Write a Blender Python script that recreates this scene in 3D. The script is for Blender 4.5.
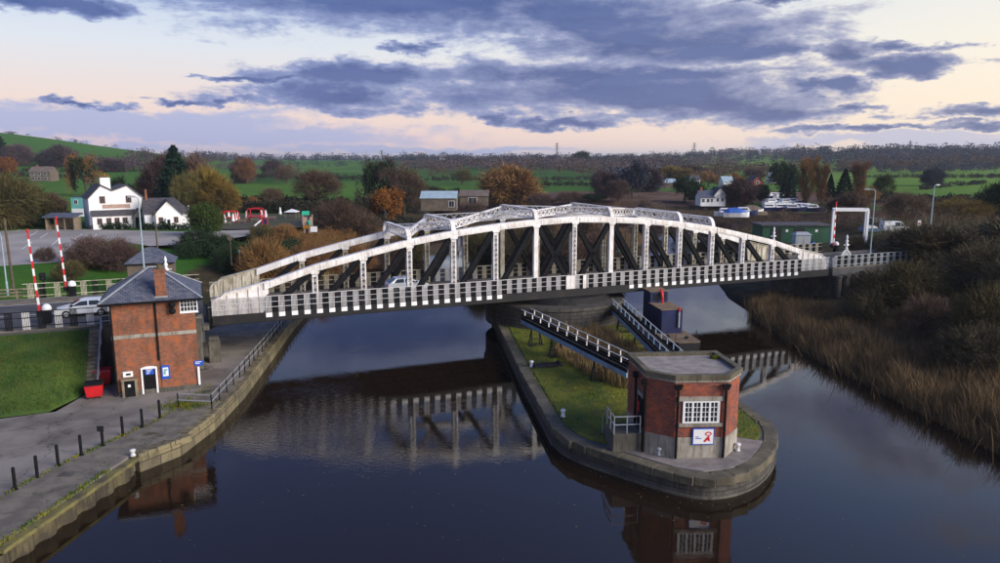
import bpy, math, random
import numpy as np
from mathutils import Vector, Matrix
R = math.radians
random.seed(7)
scene = bpy.context.scene
for o in list(bpy.data.objects): bpy.data.objects.remove(o)
col = scene.collection

# ------------------------------------------------------------------ camera
CAM_H, FPX, PITCH = 18.5, 720.9, 0.16858
cam_data = bpy.data.cameras.new('camera')
cam = bpy.data.objects.new('camera', cam_data); col.objects.link(cam)
cam.location = (0, 0, CAM_H); cam.rotation_euler = (math.pi/2-PITCH, 0, 0)
cam_data.sensor_width = 36; cam_data.lens = FPX/1000*36
cam_data.clip_start = 0.5; cam_data.clip_end = 12000
scene.camera = cam

def pix_dir(x, y):
    u, v = x-500, y-281.5
    return Vector((u, FPX*math.cos(PITCH)-v*math.sin(PITCH), -(v*math.cos(PITCH)+FPX*math.sin(PITCH))))
def U(x, y, z=0.0):
    """the point of height z that the photograph shows at this pixel"""
    d = pix_dir(x, y); t = (z-CAM_H)/d.z
    return Vector((d.x*t, d.y*t, z))
def S(r, g, b):
    f = lambda c: (c/255/12.92) if c/255 <= 0.04045 else ((c/255+0.055)/1.055)**2.4
    return (f(r), f(g), f(b), 1)

# ------------------------------------------------------------------ node helper
class NT:
    def __init__(s, tree): s.t = tree; s.n = tree.nodes; s.l = tree.links
    def new(s, t, **kw):
        n = s.n.new(t)
        for k, v in kw.items(): setattr(n, k, v)
        return n
    def put(s, sock, v):
        if isinstance(v, bpy.types.NodeSocket): s.l.new(v, sock)
        else: sock.default_value = v
    def m(s, op, a, b=0.0, c=0.0, clamp=False):
        n = s.new('ShaderNodeMath', operation=op, use_clamp=clamp)
        for i, v in enumerate((a, b, c)): s.put(n.inputs[i], v)
        return n.outputs[0]
    def mix(s, f, a, b, blend='MIX'):
        n = s.new('ShaderNodeMix', data_type='RGBA', blend_type=blend)
        s.put(n.inputs[0], f); s.put(n.inputs[6], a); s.put(n.inputs[7], b)
        return n.outputs[2]
    def ss(s, v, a, b, o0=0.0, o1=1.0):
        n = s.new('ShaderNodeMapRange', interpolation_type='SMOOTHSTEP')
        s.put(n.inputs[0], v)
        for i, q in enumerate((a, b, o0, o1)): n.inputs[i+1].default_value = q
        return n.outputs[0]
    def noise(s, vec, scale, detail=4, rough=0.55, dist=0.0):
        n = s.new('ShaderNodeTexNoise'); s.put(n.inputs['Vector'], vec)
        n.inputs['Scale'].default_value = scale; n.inputs['Detail'].default_value = detail
        n.inputs['Roughness'].default_value = rough; n.inputs['Distortion'].default_value = dist
        return n.outputs[0]
    def ramp(s, v, stops):
        n = s.new('ShaderNodeValToRGB'); s.put(n.inputs[0], v); e = n.color_ramp.elements
        while len(e) < len(stops): e.new(0.5)
        for k, (p, c) in enumerate(stops): e[k].position = p; e[k].color = c
        return n.outputs[0]
    def mapv(s, vec, scale=(1, 1, 1), rot=(0, 0, 0)):
        n = s.new('ShaderNodeMapping'); s.put(n.inputs[0], vec)
        n.inputs['Scale'].default_value = scale; n.inputs['Rotation'].default_value = rot
        return n.outputs[0]

# ------------------------------------------------------------------ world: dusk sky with broken cloud
SUN_AZ, SUN_EL = R(118), R(24)          # clockwise from +Y (the view), height
world = bpy.data.worlds.new('World'); scene.world = world; world.use_nodes = True
w = NT(world.node_tree); w.n.clear()
tc = w.new('ShaderNodeTexCoord').outputs['Generated']
sp = w.new('ShaderNodeSeparateXYZ'); w.put(sp.inputs[0], tc)
dx, dy, dz = sp.outputs
az = w.m('ARCTAN2', dx, dy); el = w.m('ARCSINE', dz)
def warp(scale, det, stretch_z):
    n = w.new('ShaderNodeTexNoise'); w.put(n.inputs['Vector'], w.mapv(tc, (1, 1, stretch_z))); n.inputs['Scale'].default_value = scale; n.inputs['Detail'].default_value = det; n.inputs['Roughness'].default_value = .62
    q = w.new('ShaderNodeSeparateColor'); w.put(q.inputs[0], n.outputs['Color']); return q.outputs
w1 = warp(7.0, 6, 3.0); w2 = warp(30.0, 6, 2.2)
azw = w.m('ADD', az, w.m('ADD', w.m('MULTIPLY', w.m('SUBTRACT', w1[0], .5), .34), w.m('MULTIPLY', w.m('SUBTRACT', w2[0], .5), .07)))
elw = w.m('ADD', el, w.m('ADD', w.m('MULTIPLY', w.m('SUBTRACT', w1[1], .5), .060), w.m('MULTIPLY', w.m('SUBTRACT', w2[1], .5), .022)))
sky = w.new('ShaderNodeTexSky', sky_type='NISHITA'); sky.sun_disc = False
sky.sun_elevation = SUN_EL; sky.sun_rotation = SUN_AZ; sky.dust_density = 2.0; sky.ozone_density = 2.5
clear = w.ramp(w.m('MAXIMUM', dz, 0.0), [(0.0, S(204, 192, 206)), (0.02, S(236, 200, 194)), (0.07, S(236, 212, 198)), (0.14, S(214, 220, 226)),
                           (0.25, S(180, 206, 236)), (0.42, S(126, 162, 222)), (0.7, S(76, 110, 184)), (1.0, S(56, 84, 156))])
# the side where the sun went down is warmer, the other side cooler
warm = w.ss(w.m('SINE', w.m('SUBTRACT', az, 0.1)), -0.55, 0.75)
lowf = w.ss(dz, 0.45, 0.05)
clear = w.mix(w.m('MULTIPLY', warm, w.m('MULTIPLY', lowf, 0.75)), clear, S(255, 240, 210))
clear = w.mix(w.m('MULTIPLY', w.m('SUBTRACT', 1.0, warm), w.m('MULTIPLY', lowf, 0.15)), clear, S(214, 200, 212))
clear = w.mix(w.m('MULTIPLY', w.ss(dz, .13, .36), w.ss(warm, .95, 0.0, 0, .85)), clear, S(54, 82, 150))
nish = w.mix(1.0, sky.outputs[0], (0.11, 0.11, 0.11, 1), 'MULTIPLY')
clear = w.mix(0.12, clear, nish)
# clouds: soft banks in (azimuth, elevation), torn by noise stretched along the horizon
def azel(x, y):
    d = pix_dir(x, y).normalized(); return math.atan2(d.x, d.y), math.asin(d.z)
banks = [(425, 2, 270, 34), (390, -32, 210, 36), (650, 38, 165, 28), (745, 47, 62, 11), (575, 18, 165, 22), (570, 78, 190, 19), (360, 74, 125, 13), (330, 97, 118, 15), (620, 96, 200, 24), (715, 106, 122, 19),
         (775, 112, 62, 12), (400, 50, 42, 7), (855, 52, 44, 16), (935, 44, 38, 7), (905, 66, 60, 8), (838, 85, 50, 5.5), (862, 107, 40, 5), (965, 116, 50, 6),
         (870, 130, 70, 4), (985, 128, 60, 4), (35, 2, 70, 9), (70, 104, 40, 3.5), (185, 100, 40, 3.5), (500, 118, 28, 8), (790, 1, 60, 6), (250, 77, 60, 4), (690, 72, 130, 10), (560, 122, 55, 6)]
soft = [(110, 118, 240, 13), (240, 134, 260, 14), (420, 150, 200, 6), (900, 140, 150, 6), (980, 146, 120, 5), (60, 150, 160, 8)]
def field(lst):
    out = None
    for (x, y, rx, ry) in lst:
        a, e = azel(x, y); ra, re = rx/740.0, ry/735.0
        q = w.m('SQRT', w.m('ADD', w.m('POWER', w.m('ABSOLUTE', w.m('DIVIDE', w.m('SUBTRACT', azw, a), ra)), 2.0),
                            w.m('POWER', w.m('ABSOLUTE', w.m('DIVIDE', w.m('SUBTRACT', elw, e), re)), 2.0)))
        q = w.m('SUBTRACT', 1.0, q)
        out = q if out is None else w.m('SMOOTH_MAX', out, q, 0.25)
    return out
stretch = w.mapv(tc, (1, 1, 4.2))
n1 = w.noise(stretch, 7.5, 8, 0.66, 0.5)
n2 = w.noise(w.mapv(tc, (1, 1, 2.4)), 34.0, 6, 0.66, .3)
# the same broken banks go on above and beside the view
sh_n = w.new('ShaderNodeVectorMath', operation='ADD'); w.put(sh_n.inputs[0], tc); sh_n.inputs[1].default_value = (3.7, 1.3, 0.4)
n0 = w.noise(w.mapv(sh_n.outputs[0], (1, 1, 2.2)), 2.3, 3, 0.5)
off = w.m('MAXIMUM', w.ss(el, R(11.5), R(16)), w.ss(w.m('ABSOLUTE', az), R(34), R(42)))
gen = w.m('ADD', w.m('MULTIPLY', w.m('SUBTRACT', n0, 0.64), 5.0), w.m('MULTIPLY', w.m('SUBTRACT', 1.0, off), -3.0))
f = w.m('MAXIMUM', w.m('MAXIMUM', field(banks), gen), -1.0)
tear = w.m('ADD', w.m('MULTIPLY', w.m('SUBTRACT', n1, 0.5), 2.0), w.m('MULTIPLY', w.m('SUBTRACT', n2, 0.5), 0.8))
dens = w.m('ADD', w.m('ADD', w.m('MULTIPLY', f, 1.2), w.m('MULTIPLY', tear, 0.95)), 0.22)
cover = w.ss(dens, -0.05, 0.5)
core = w.ss(dens, 0.15, 1.15)
sfield = w.m('ADD', w.m('MAXIMUM', field(soft), -1.0), w.m('MULTIPLY', tear, 0.45))
scov = w.m('MULTIPLY', w.ss(sfield, -0.05, 0.5), 0.72)
cl_edge = w.mix(warm, S(136, 150, 192), S(164, 164, 184))
cl_core = w.mix(warm, S(52, 76, 136), S(80, 92, 132))
cl_core = w.mix(w.ss(n1, 0.35, 0.65), cl_core, w.mix(0.5, cl_core, S(92, 110, 160)))
sky1 = w.mix(scov, clear, w.mix(warm, S(138, 160, 206), S(176, 178, 202)))
skyc = w.mix(w.m('MULTIPLY', cover, 0.94), sky1, w.mix(core, cl_edge, cl_core))
skyc = w.mix(1.0, skyc, (10.0, 10.0, 10.0, 1), 'MULTIPLY')
bg = w.new('ShaderNodeBackground'); w.put(bg.inputs[0], skyc); bg.inputs[1].default_value = 0.1
wo = w.new('ShaderNodeOutputWorld'); w.l.new(bg.outputs[0], wo.inputs[0])

# ------------------------------------------------------------------ sun (veiled, low)
sun_d = bpy.data.lights.new('sun', 'SUN'); sun_d.energy = 3.9; sun_d.angle = R(38); sun_d.color = (1.0, 0.92, 0.81)
sun = bpy.data.objects.new('sun', sun_d); col.objects.link(sun)
to_sun = Vector((math.sin(SUN_AZ)*math.cos(SUN_EL), math.cos(SUN_AZ)*math.cos(SUN_EL), math.sin(SUN_EL)))
sun.rotation_euler = to_sun.to_track_quat('Z', 'Y').to_euler(); sun.location = (60, -40, 80)

vs = scene.view_settings
vs.view_transform = 'Standard'; vs.look = 'None'; vs.gamma = 1.0; vs.exposure = 0.3; vs.use_curve_mapping = False
scene.render.engine = 'CYCLES'

# ------------------------------------------------------------------ materials
MATS = {}
def pm(name, c1, c2=None, scale=1.0, rough=0.75, metal=0.0, bump=0.0, bscale=None, streak=0.0, streakc=(0.05, 0.03, 0.02, 1), detail=5, contrast=(0.35, 0.65), coord='Object', spec=0.4, patch=None, cracks=0.0):
    """paint/earth/wood: two colours mixed by noise, optional dirt running down, fine relief"""
    mt = bpy.data.materials.new(name); mt.use_nodes = True; t = NT(mt.node_tree)
    b = t.n['Principled BSDF']; tcn = t.new('ShaderNodeTexCoord').outputs[coord]
    c = c1
    if c2:
        c = t.mix(t.ss(t.noise(tcn, scale, detail), *contrast), c1, c2)
    if patch:
        pc, ps, p0_, p1_ = patch; c = t.mix(t.ss(t.noise(tcn, ps, 7, .68), p0_, p1_), c, pc)
    if cracks:
        vo = t.new('ShaderNodeTexVoronoi', feature='DISTANCE_TO_EDGE'); vm = t.new('ShaderNodeVectorMath', operation='ADD'); nn_ = t.new('ShaderNodeTexNoise'); t.put(nn_.inputs['Vector'], tcn); nn_.inputs['Scale'].default_value = 1.2
        t.put(vm.inputs[0], tcn); t.put(vm.inputs[1], nn_.outputs['Color']); t.put(vo.inputs['Vector'], vm.outputs[0]); vo.inputs['Scale'].default_value = cracks
        c = t.mix(t.ss(vo.outputs['Distance'], .011, .002, 0, .55), c, C4(.03, .03, .02))
    if streak:
        s1 = t.noise(t.mapv(tcn, (7, 7, 0.9)), 1.0, 5, 0.6)
        s2 = t.noise(tcn, 0.5, 3)
        c = t.mix(t.m('MULTIPLY', t.ss(t.m('ADD', s1, t.m('MULTIPLY', s2, 0.35)), 0.62, 0.85), streak), c, streakc)
    t.put(b.inputs['Base Color'], c)
    b.inputs['Roughness'].default_value = rough; b.inputs['Metallic'].default_value = metal
    b.inputs['Specular IOR Level'].default_value = spec
    if bump:
        bn = t.new('ShaderNodeBump'); bn.inputs['Strength'].default_value = bump; bn.inputs['Distance'].default_value = 0.05
        t.put(bn.inputs['Height'], t.noise(tcn, bscale or scale*6, 5)); t.put(b.inputs['Normal'], bn.outputs[0])
    MATS[name] = mt; return mt
def uvcourse(name, c1, c2, mortar, bw, bh, msize, rough=0.85, bump=0.6, dirt=None, offset=0.5, dirt_amt=0.6, patch=None):
    """brick, slate or block courses in metres along each face"""
    mt = bpy.data.materials.new(name); mt.use_nodes = True; t = NT(mt.node_tree)
    b = t.n['Principled BSDF']; uv = t.new('ShaderNodeTexCoord').outputs['UV']; ob = t.new('ShaderNodeTexCoord').outputs['Object']
    bk = t.new('ShaderNodeTexBrick'); t.put(bk.inputs['Vector'], uv); bk.offset = offset
    bk.inputs['Color1'].default_value = c1; bk.inputs['Color2'].default_value = c2; bk.inputs['Mortar'].default_value = mortar
    bk.inputs['Scale'].default_value = 1.0; bk.inputs['Mortar Size'].default_value = msize; bk.inputs['Mortar Smooth'].default_value = 0.2
    bk.inputs['Brick Width'].default_value = bw; bk.inputs['Row Height'].default_value = bh; bk.inputs['Bias'].default_value = -0.1
    c = bk.outputs['Color']
    if patch: c = t.mix(t.m('MULTIPLY', t.ss(t.noise(uv, 1.3, 5, 0.7), 0.48, 0.62), 0.8), c, patch)
    if dirt: c = t.mix(t.m('MULTIPLY', t.ss(t.noise(t.mapv(ob, (1.5, 1.5, 0.5)), 1.0, 6, 0.65), 0.45, 0.7), dirt_amt), c, dirt)
    t.put(b.inputs['Base Color'], c); b.inputs['Roughness'].default_value = rough
    b.inputs['Specular IOR Level'].default_value = 0.3
    bn = t.new('ShaderNodeBump'); bn.inputs['Strength'].default_value = bump; bn.inputs['Distance'].default_value = 0.02
    t.put(bn.inputs['Height'], t.m('SUBTRACT', t.noise(uv, 14, 4), t.m('MULTIPLY', bk.outputs['Fac'], 0.6))); t.put(b.inputs['Normal'], bn.outputs[0])
    MATS[name] = mt; return mt
def leafmat(name, c1, c2, trans=0.25, rough=0.8, scale=3.0):
    mt = bpy.data.materials.new(name); mt.use_nodes = True; t = NT(mt.node_tree); b = t.n['Principled BSDF']
    tcn = t.new('ShaderNodeTexCoord').outputs['Object']; oi = t.new('ShaderNodeObjectInfo').outputs['Random']
    fac = t.ss(t.noise(tcn, scale, 5, .65), 0.34, 0.66)
    c = t.mix(fac, c1, c2)
    hv = t.new('ShaderNodeHueSaturation'); t.put(hv.inputs['Color'], c)
    t.put(hv.inputs['Value'], t.m('ADD', 0.75, t.m('MULTIPLY', oi, 0.5)))
    t.put(hv.inputs['Hue'], t.m('ADD', 0.49, t.m('MULTIPLY', oi, 0.02)))
    t.put(b.inputs['Base Color'], hv.outputs[0]); b.inputs['Roughness'].default_value = rough
    b.inputs['Specular IOR Level'].default_value = 0.15
    MATS[name] = mt; return mt
C4 = lambda r, g, b: (r, g, b, 1)
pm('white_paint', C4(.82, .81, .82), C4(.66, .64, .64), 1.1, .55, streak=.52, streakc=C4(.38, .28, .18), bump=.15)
pm('white_rail', C4(.66, .65, .67), C4(.50, .49, .50), 1.6, .6, streak=.3, streakc=C4(.3, .25, .2))
pm('white_clean', C4(.80, .80, .82), C4(.74, .74, .76), 3, .5)
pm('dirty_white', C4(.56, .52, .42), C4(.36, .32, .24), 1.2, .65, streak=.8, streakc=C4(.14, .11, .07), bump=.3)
pm('black_paint', C4(.006, .007, .009), C4(.012, .012, .014), 2.5, .8, spec=.12)
pm('black_steel', C4(.008, .008, .010), C4(.024, .02, .018), .9, .7, bump=.3, contrast=(.45, .8))
pm('asphalt', C4(.055, .055, .06), C4(.085, .083, .085), .6, .9, bump=.4, bscale=30)
pm('apron', C4(.13, .115, .10), C4(.25, .222, .195), .35, .92, bump=.5, bscale=14, contrast=(.3, .7), patch=(C4(.07, .062, .054), .22, .56, .68), cracks=.22)
pm('path_stone', C4(.115, .10, .083), C4(.19, .165, .13), .9, .9, bump=.5, bscale=6, patch=(C4(.06, .06, .03), .6, .56, .68), cracks=.45)
pm('mossy_stone', C4(.075, .066, .048), C4(.145, .125, .088), .7, .92, bump=.6, streak=.6, streakc=C4(.05, .048, .02))
pm('tip_paving', C4(.15, .132, .125), C4(.24, .21, .20), 1.1, .95, bump=.5, bscale=14)
pm('concrete', C4(.24, .215, .18), C4(.36, .33, .285), .8, .9, bump=.4, streak=.6, streakc=C4(.08, .07, .05))
pm('dark_concrete', C4(.075, .068, .058), C4(.13, .12, .10), .6, .9, bump=.5, streak=.6, streakc=C4(.03, .028, .022))
pm('lichen', C4(.17, .15, .05), C4(.075, .064, .04), 1.6, .95, bump=.6)
pm('grass', C4(.040, .075, .008), C4(.16, .16, .012), .45, .95, bump=.8, bscale=8, contrast=(.3, .7), patch=(C4(.09, .07, .02), 1.1, .54, .70))
pm('grass_soft', C4(.022, .058, .008), C4(.06, .10, .014), .5, .95, bump=.8, bscale=8, patch=(C4(.07, .065, .02), .8, .56, .72))
pm('gravel_roof', C4(.21, .185, .17), C4(.31, .275, .25), 1.5, .95, bump=.5, bscale=25)
uvcourse('brick', S(146, 78, 48), S(88, 46, 31), C4(.28, .22, .17), .225, .075, .010, dirt=C4(.06, .035, .022), dirt_amt=.5, patch=S(166, 96, 60))
uvcourse('brick_red', S(146, 66, 46), S(78, 36, 27), C4(.22, .17, .15), .225, .075, .010, dirt=C4(.05, .026, .022), dirt_amt=.5, patch=S(166, 88, 58))
uvcourse('slate', C4(.07, .08, .115), C4(.15, .16, .205), C4(.018, .02, .028), .32, .2, .016, rough=.5, bump=.8, dirt=C4(.16, .15, .16), dirt_amt=.45)
uvcourse('stone_block', C4(.21, .175, .10), C4(.12, .10, .066), C4(.045, .038, .03), 1.55, .62, .035, dirt=C4(.05, .045, .03), dirt_amt=.75)
uvcourse('pier_block', C4(.085, .078, .068), C4(.055, .05, .045), C4(.02, .02, .02), 1.1, .4, .025, dirt=C4(.025, .022, .02), dirt_amt=.6)
uvcourse('timber_deck', C4(.20, .18, .15), C4(.13, .115, .10), C4(.03, .028, .025), 3.0, .16, .015, dirt=C4(.06, .06, .05))
pm('blue_steel', C4(.14, .27, .42), C4(.22, .33, .45), 1.5, .5, streak=.5, streakc=C4(.14, .08, .04))
pm('sheet_pile', C4(.10, .082, .042), C4(.045, .036, .025), 1.2, .85, bump=.5, streak=.8, streakc=C4(.03, .024, .018))
pm('red_plastic', C4(.55, .012, .018), C4(.42, .012, .015), 2, .45)
pm('red_paint', C4(.62, .02, .03), C4(.48, .02, .025), 2, .5)
pm('blue_sign', C4(.015, .09, .50), C4(.015, .075, .42), 2, .4)
pm('boat_blue', C4(.008, .016, .075), C4(.012, .024, .105), .8, .5, streak=.4, streakc=C4(.05, .03, .02))
pm('galvanised', C4(.42, .44, .46), C4(.34, .36, .38), 3, .45, .3)
pm('grey_blue_post', C4(.32, .42, .47), C4(.26, .35, .40), 3, .5)
pm('wood_pole', C4(.12, .095, .065), C4(.075, .06, .042), 2, .9, bump=.4)
pm('bare_timber', C4(.25, .20, .14), C4(.16, .125, .09), 2, .85, bump=.3)
pm('silver_paint', C4(.70, .74, .78), C4(.66, .70, .74), 2, .25, .2)
pm('rubber', C4(.012, .012, .013), C4(.02, .02, .02), 3, .8)
pm('headlamp', C4(.85, .82, .75), None, 1, .2)
pm('tail_red', C4(.5, .01, .01), None, 1, .3)
pm('rust_deck', C4(.14, .09, .055), C4(.22, .16, .10), 1.2, .85, bump=.4)
pm('teal_paint', C4(.10, .34, .33), C4(.14, .40, .38), 1, .6)
pm('render_white', C4(.82, .82, .84), C4(.72, .72, .73), .5, .8, bump=.2, streak=.25, streakc=C4(.35, .32, .28))
pm('sign_tan', C4(.30, .19, .15), C4(.40, .28, .24), 4, .6)
pm('roof_dark', C4(.045, .042, .05), C4(.075, .068, .075), 1.2, .75, bump=.4)
pm('roof_metal', C4(.30, .40, .46), C4(.38, .47, .52), .6, .5)
pm('roof_brown', C4(.12, .09, .075), C4(.17, .13, .11), .6, .8)
pm('barn_wall', C4(.10, .075, .06), C4(.15, .12, .09), .8, .85)
pm('green_paint', C4(.010, .062, .032), C4(.014, .08, .04), .8, .6)
pm('canvas', C4(.78, .78, .80), C4(.68, .68, .70), 2, .85)
pm('tarp_green', C4(.02, .33, .20), C4(.03, .42, .25), 1.5, .6, bump=.4)
pm('tarp_blue', C4(.02, .10, .45), C4(.03, .13, .5), 1.5, .6, bump=.4)
pm('bark', C4(.055, .045, .036), C4(.10, .085, .065), 2, .95, bump=.5)
pm('life_red', C4(.6, .03, .03), None, 1, .5)
def glass(name, c=(.02, .024, .03, 1), rough=.06):
    mt = bpy.data.materials.new(name); mt.use_nodes = True; b = mt.node_tree.nodes['Principled BSDF']
    b.inputs['Base Color'].default_value = c; b.inputs['Roughness'].default_value = rough; b.inputs['IOR'].default_value = 1.5
    MATS[name] = mt
glass('glass')
# twigs and leaves
leafmat('twig_brown', C4(.085, .058, .040), C4(.13, .085, .055))
leafmat('twig_purple', C4(.070, .045, .043), C4(.105, .064, .052))
leafmat('twig_olive', C4(.065, .060, .024), C4(.105, .085, .034))
leafmat('twig_gold', C4(.11, .080, .020), C4(.175, .11, .024))
leafmat('leaf_orange', C4(.26, .105, .018), C4(.16, .072, .016))
leafmat('twig_tan', C4(.22, .105, .040), C4(.16, .085, .035))
leafmat('leaf_dark', C4(.012, .026, .012), C4(.022, .040, .015))
leafmat('leaf_green', C4(.025, .050, .012), C4(.055, .075, .014))
leafmat('leaf_conifer', C4(.006, .020, .014), C4(.012, .032, .018))
leafmat('twig_dark', C4(.055, .050, .028), C4(.095, .075, .042))
leafmat('reed', C4(.25, .165, .08), C4(.11, .075, .04), scale=.45)
leafmat('reed_old', C4(.23, .145, .07), C4(.13, .085, .045), scale=.9)
leafmat('wood_purple', C4(.060, .048, .062), C4(.10, .065, .060))
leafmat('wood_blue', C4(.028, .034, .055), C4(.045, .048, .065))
leafmat('wood_brown', C4(.085, .058, .038), C4(.125, .08, .045))
leafmat('hedge_dark', C4(.022, .026, .016), C4(.04, .036, .022))
leafmat('bank_blade', C4(.026, .066, .008), C4(.085, .095, .016), scale=.7)
leafmat('grass_blade', C4(.050, .100, .008), C4(.20, .18, .018), scale=.7)

# ------------------------------------------------------------------ mesh builder
class MB:
    def __init__(s): s.v = []; s.f = []
    def face(s, pts):
        k = len(s.v); s.v += [tuple(p) for p in pts]; s.f.append(tuple(range(k, k+len(pts)))); return s
    def hexa(s, p):          # 8 corners: bottom 4 ccw, top 4 ccw
        k = len(s.v); s.v += [tuple(q) for q in p]
        s.f += [(k+3, k+2, k+1, k), (k+4, k+5, k+6, k+7)] + [(k+i, k+(i+1) % 4, k+4+(i+1) % 4, k+4+i) for i in range(4)]
        return s
    def box(s, x0, x1, y0, y1, z0, z1):
        return s.hexa([(x0, y0, z0), (x1, y0, z0), (x1, y1, z0), (x0, y1, z0), (x0, y0, z1), (x1, y0, z1), (x1, y1, z1), (x0, y1, z1)])
    def bar(s, p, q, wd, ht, up=(0, 0, 1)):
        p, q = Vector(p), Vector(q); d = (q-p).normalized(); u = Vector(up)
        sd = d.cross(u)
        if sd.length < 1e-4: sd = Vector((1, 0, 0))
        sd.normalize(); u2 = sd.cross(d).normalized(); a, b = sd*wd/2, u2*ht/2
        return s.hexa([p-a-b, p+a-b, q+a-b, q-a-b, p-a+b, p+a+b, q+a+b, q-a+b])
    def tube(s, pts, rad, n=8, cap=True):
        pts = [Vector(p) for p in pts]; rad = rad if hasattr(rad, '__len__') else [rad]*len(pts); k = len(s.v)
        ref = None
        for i, p in enumerate(pts):
            d = (pts[min(i+1, len(pts)-1)]-pts[max(i-1, 0)]).normalized()
            if ref is None: ref = Vector((1, 0, 0)) if abs(d.x) < .8 else Vector((0, 1, 0))
            a = (ref-d*ref.dot(d)).normalized(); b = d.cross(a); ref = a
            for j in range(n):
                t = 2*math.pi*j/n; s.v.append(tuple(p+a*math.cos(t)*rad[i]+b*math.sin(t)*rad[i]))
        for i in range(len(pts)-1):
            for j in range(n):
                s.f.append((k+i*n+j, k+i*n+(j+1) % n, k+(i+1)*n+(j+1) % n, k+(i+1)*n+j))
        if cap:
            s.f.append(tuple(k+j for j in reversed(range(n)))); e = k+(len(pts)-1)*n; s.f.append(tuple(e+j for j in range(n)))
        return s
    def prism(s, poly, z0, z1, top=True, bottom=True):
        n = len(poly); k = len(s.v); s.v += [(p[0], p[1], z0) for p in poly]+[(p[0], p[1], z1) for p in poly]
        for i in range(n): s.f.append((k+i, k+(i+1) % n, k+n+(i+1) % n, k+n+i))
        if top: s.f.append(tuple(k+n+i for i in range(n)))
        if bottom: s.f.append(tuple(k+i for i in reversed(range(n))))
        return s
    def extr(s, prof, y0, y1):       # profile in (x, z) pushed along y
        n = len(prof); k = len(s.v); s.v += [(p[0], y0, p[1]) for p in prof]+[(p[0], y1, p[1]) for p in prof]
        for i in range(n): s.f.append((k+i, k+(i+1) % n, k+n+(i+1) % n, k+n+i))
        s.f.append(tuple(k+n+i for i in range(n))); s.f.append(tuple(k+i for i in reversed(range(n))))
        return s
    def lathe(s, prof, cx=0, cy=0, n=12):
        k = len(s.v)
        for (r, z) in prof:
            for j in range(n): s.v.append((cx+r*math.cos(2*math.pi*j/n), cy+r*math.sin(2*math.pi*j/n), z))
        for i in range(len(prof)-1):
            for j in range(n): s.f.append((k+i*n+j, k+i*n+(j+1) % n, k+(i+1)*n+(j+1) % n, k+(i+1)*n+j))
        s.f.append(tuple(k+j for j in reversed(range(n)))); e = k+(len(prof)-1)*n; s.f.append(tuple(e+j for j in range(n)))
        return s
    def loft(s, secs, closed=True):
        n = len(secs[0]); k = len(s.v)
        for sec in secs: s.v += [tuple(p) for p in sec]
        for i in range(len(secs)-1):
            for j in range(n if closed else n-1):
                s.f.append((k+i*n+j, k+i*n+(j+1) % n, k+(i+1)*n+(j+1) % n, k+(i+1)*n+j))
        if closed:
            s.f.append(tuple(k+j for j in reversed(range(n)))); e = k+(len(secs)-1)*n; s.f.append(tuple(e+j for j in range(n)))
        return s
    def mesh(s, name): return mesh_from(name, s.v, s.f)
    def build(s, name, mat=None, parent=None, smooth=False, bevel=0.0): return link(s.mesh(name), mat, parent, smooth, bevel, name)
def fix_normals(me):
    import bmesh
    bm = bmesh.new(); bm.from_mesh(me); bmesh.ops.recalc_face_normals(bm, faces=bm.faces); bm.to_mesh(me); bm.free()
def mesh_from(name, v, f, uv=True, fix=True):
    me = bpy.data.meshes.new(name); me.from_pydata(v, [], f)
    if fix and len(f) < 30000: fix_normals(me)
    me.update()
    if uv and len(f) < 30000: auto_uv(me)
    return me
def auto_uv(me):
    lay = me.uv_layers.new(name='UVMap'); nl = len(me.loops)
    co = np.empty(len(me.vertices)*3); me.vertices.foreach_get('co', co); co = co.reshape(-1, 3)
    vi = np.empty(nl, int); me.loops.foreach_get('vertex_index', vi)
    pn = np.empty(len(me.polygons)*3); me.polygons.foreach_get('normal', pn); pn = pn.reshape(-1, 3)
    tot = np.empty(len(me.polygons), int); me.polygons.foreach_get('loop_total', tot)
    nn = np.repeat(pn, tot, axis=0); p = co[vi]
    flat = np.abs(nn[:, 2]) > 0.98
    tx = np.stack([-nn[:, 1], nn[:, 0], np.zeros(nl)], 1); ln = np.linalg.norm(tx, axis=1, keepdims=True); tx = np.where(ln > 1e-6, tx/np.maximum(ln, 1e-6), [1, 0, 0])
    tx[flat] = [1, 0, 0]
    ty = np.cross(nn, tx); ty[flat] = [0, 1, 0]
    uv = np.stack([(p*tx).sum(1), (p*ty).sum(1)], 1)
    lay.data.foreach_set('uv', uv.ravel())
def link(me, mat=None, parent=None, smooth=False, bevel=0.0, name=None):
    o = bpy.data.objects.new(name or me.name, me); col.objects.link(o)
    if mat:
        if not me.materials: me.materials.append(MATS[mat])
        elif me.materials[0] != MATS[mat]:
            o.material_slots[0].link = 'OBJECT'; o.material_slots[0].material = MATS[mat]
    if parent: o.parent = parent
    if smooth:
        for p in me.polygons: p.use_smooth = True
    if bevel:
        md = o.modifiers.new('bevel', 'BEVEL'); md.width = bevel; md.segments = 1; md.limit_method = 'ANGLE'
    return o
def tag(o, label=None, cat=None, group=None, kind=None):
    for k, v in (('label', label), ('category', cat), ('group', group), ('kind', kind)):
        if v: o[k] = v
    return o
def thing(name, label, cat, loc=(0, 0, 0), rz=0.0, group=None):
    e = bpy.data.objects.new(name, None); col.objects.link(e); e.empty_display_size = .3
    e.location = loc; e.rotation_euler = (0, 0, rz)
    return tag(e, label, cat, group)
def copy_tree(o, parent=None):
    c = o.copy(); col.objects.link(c); c.parent = parent
    for ch in list(o.children): copy_tree(ch, c)
    return c
def rot2(x, y, a): return x*math.cos(a)-y*math.sin(a), x*math.sin(a)+y*math.cos(a)

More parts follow.
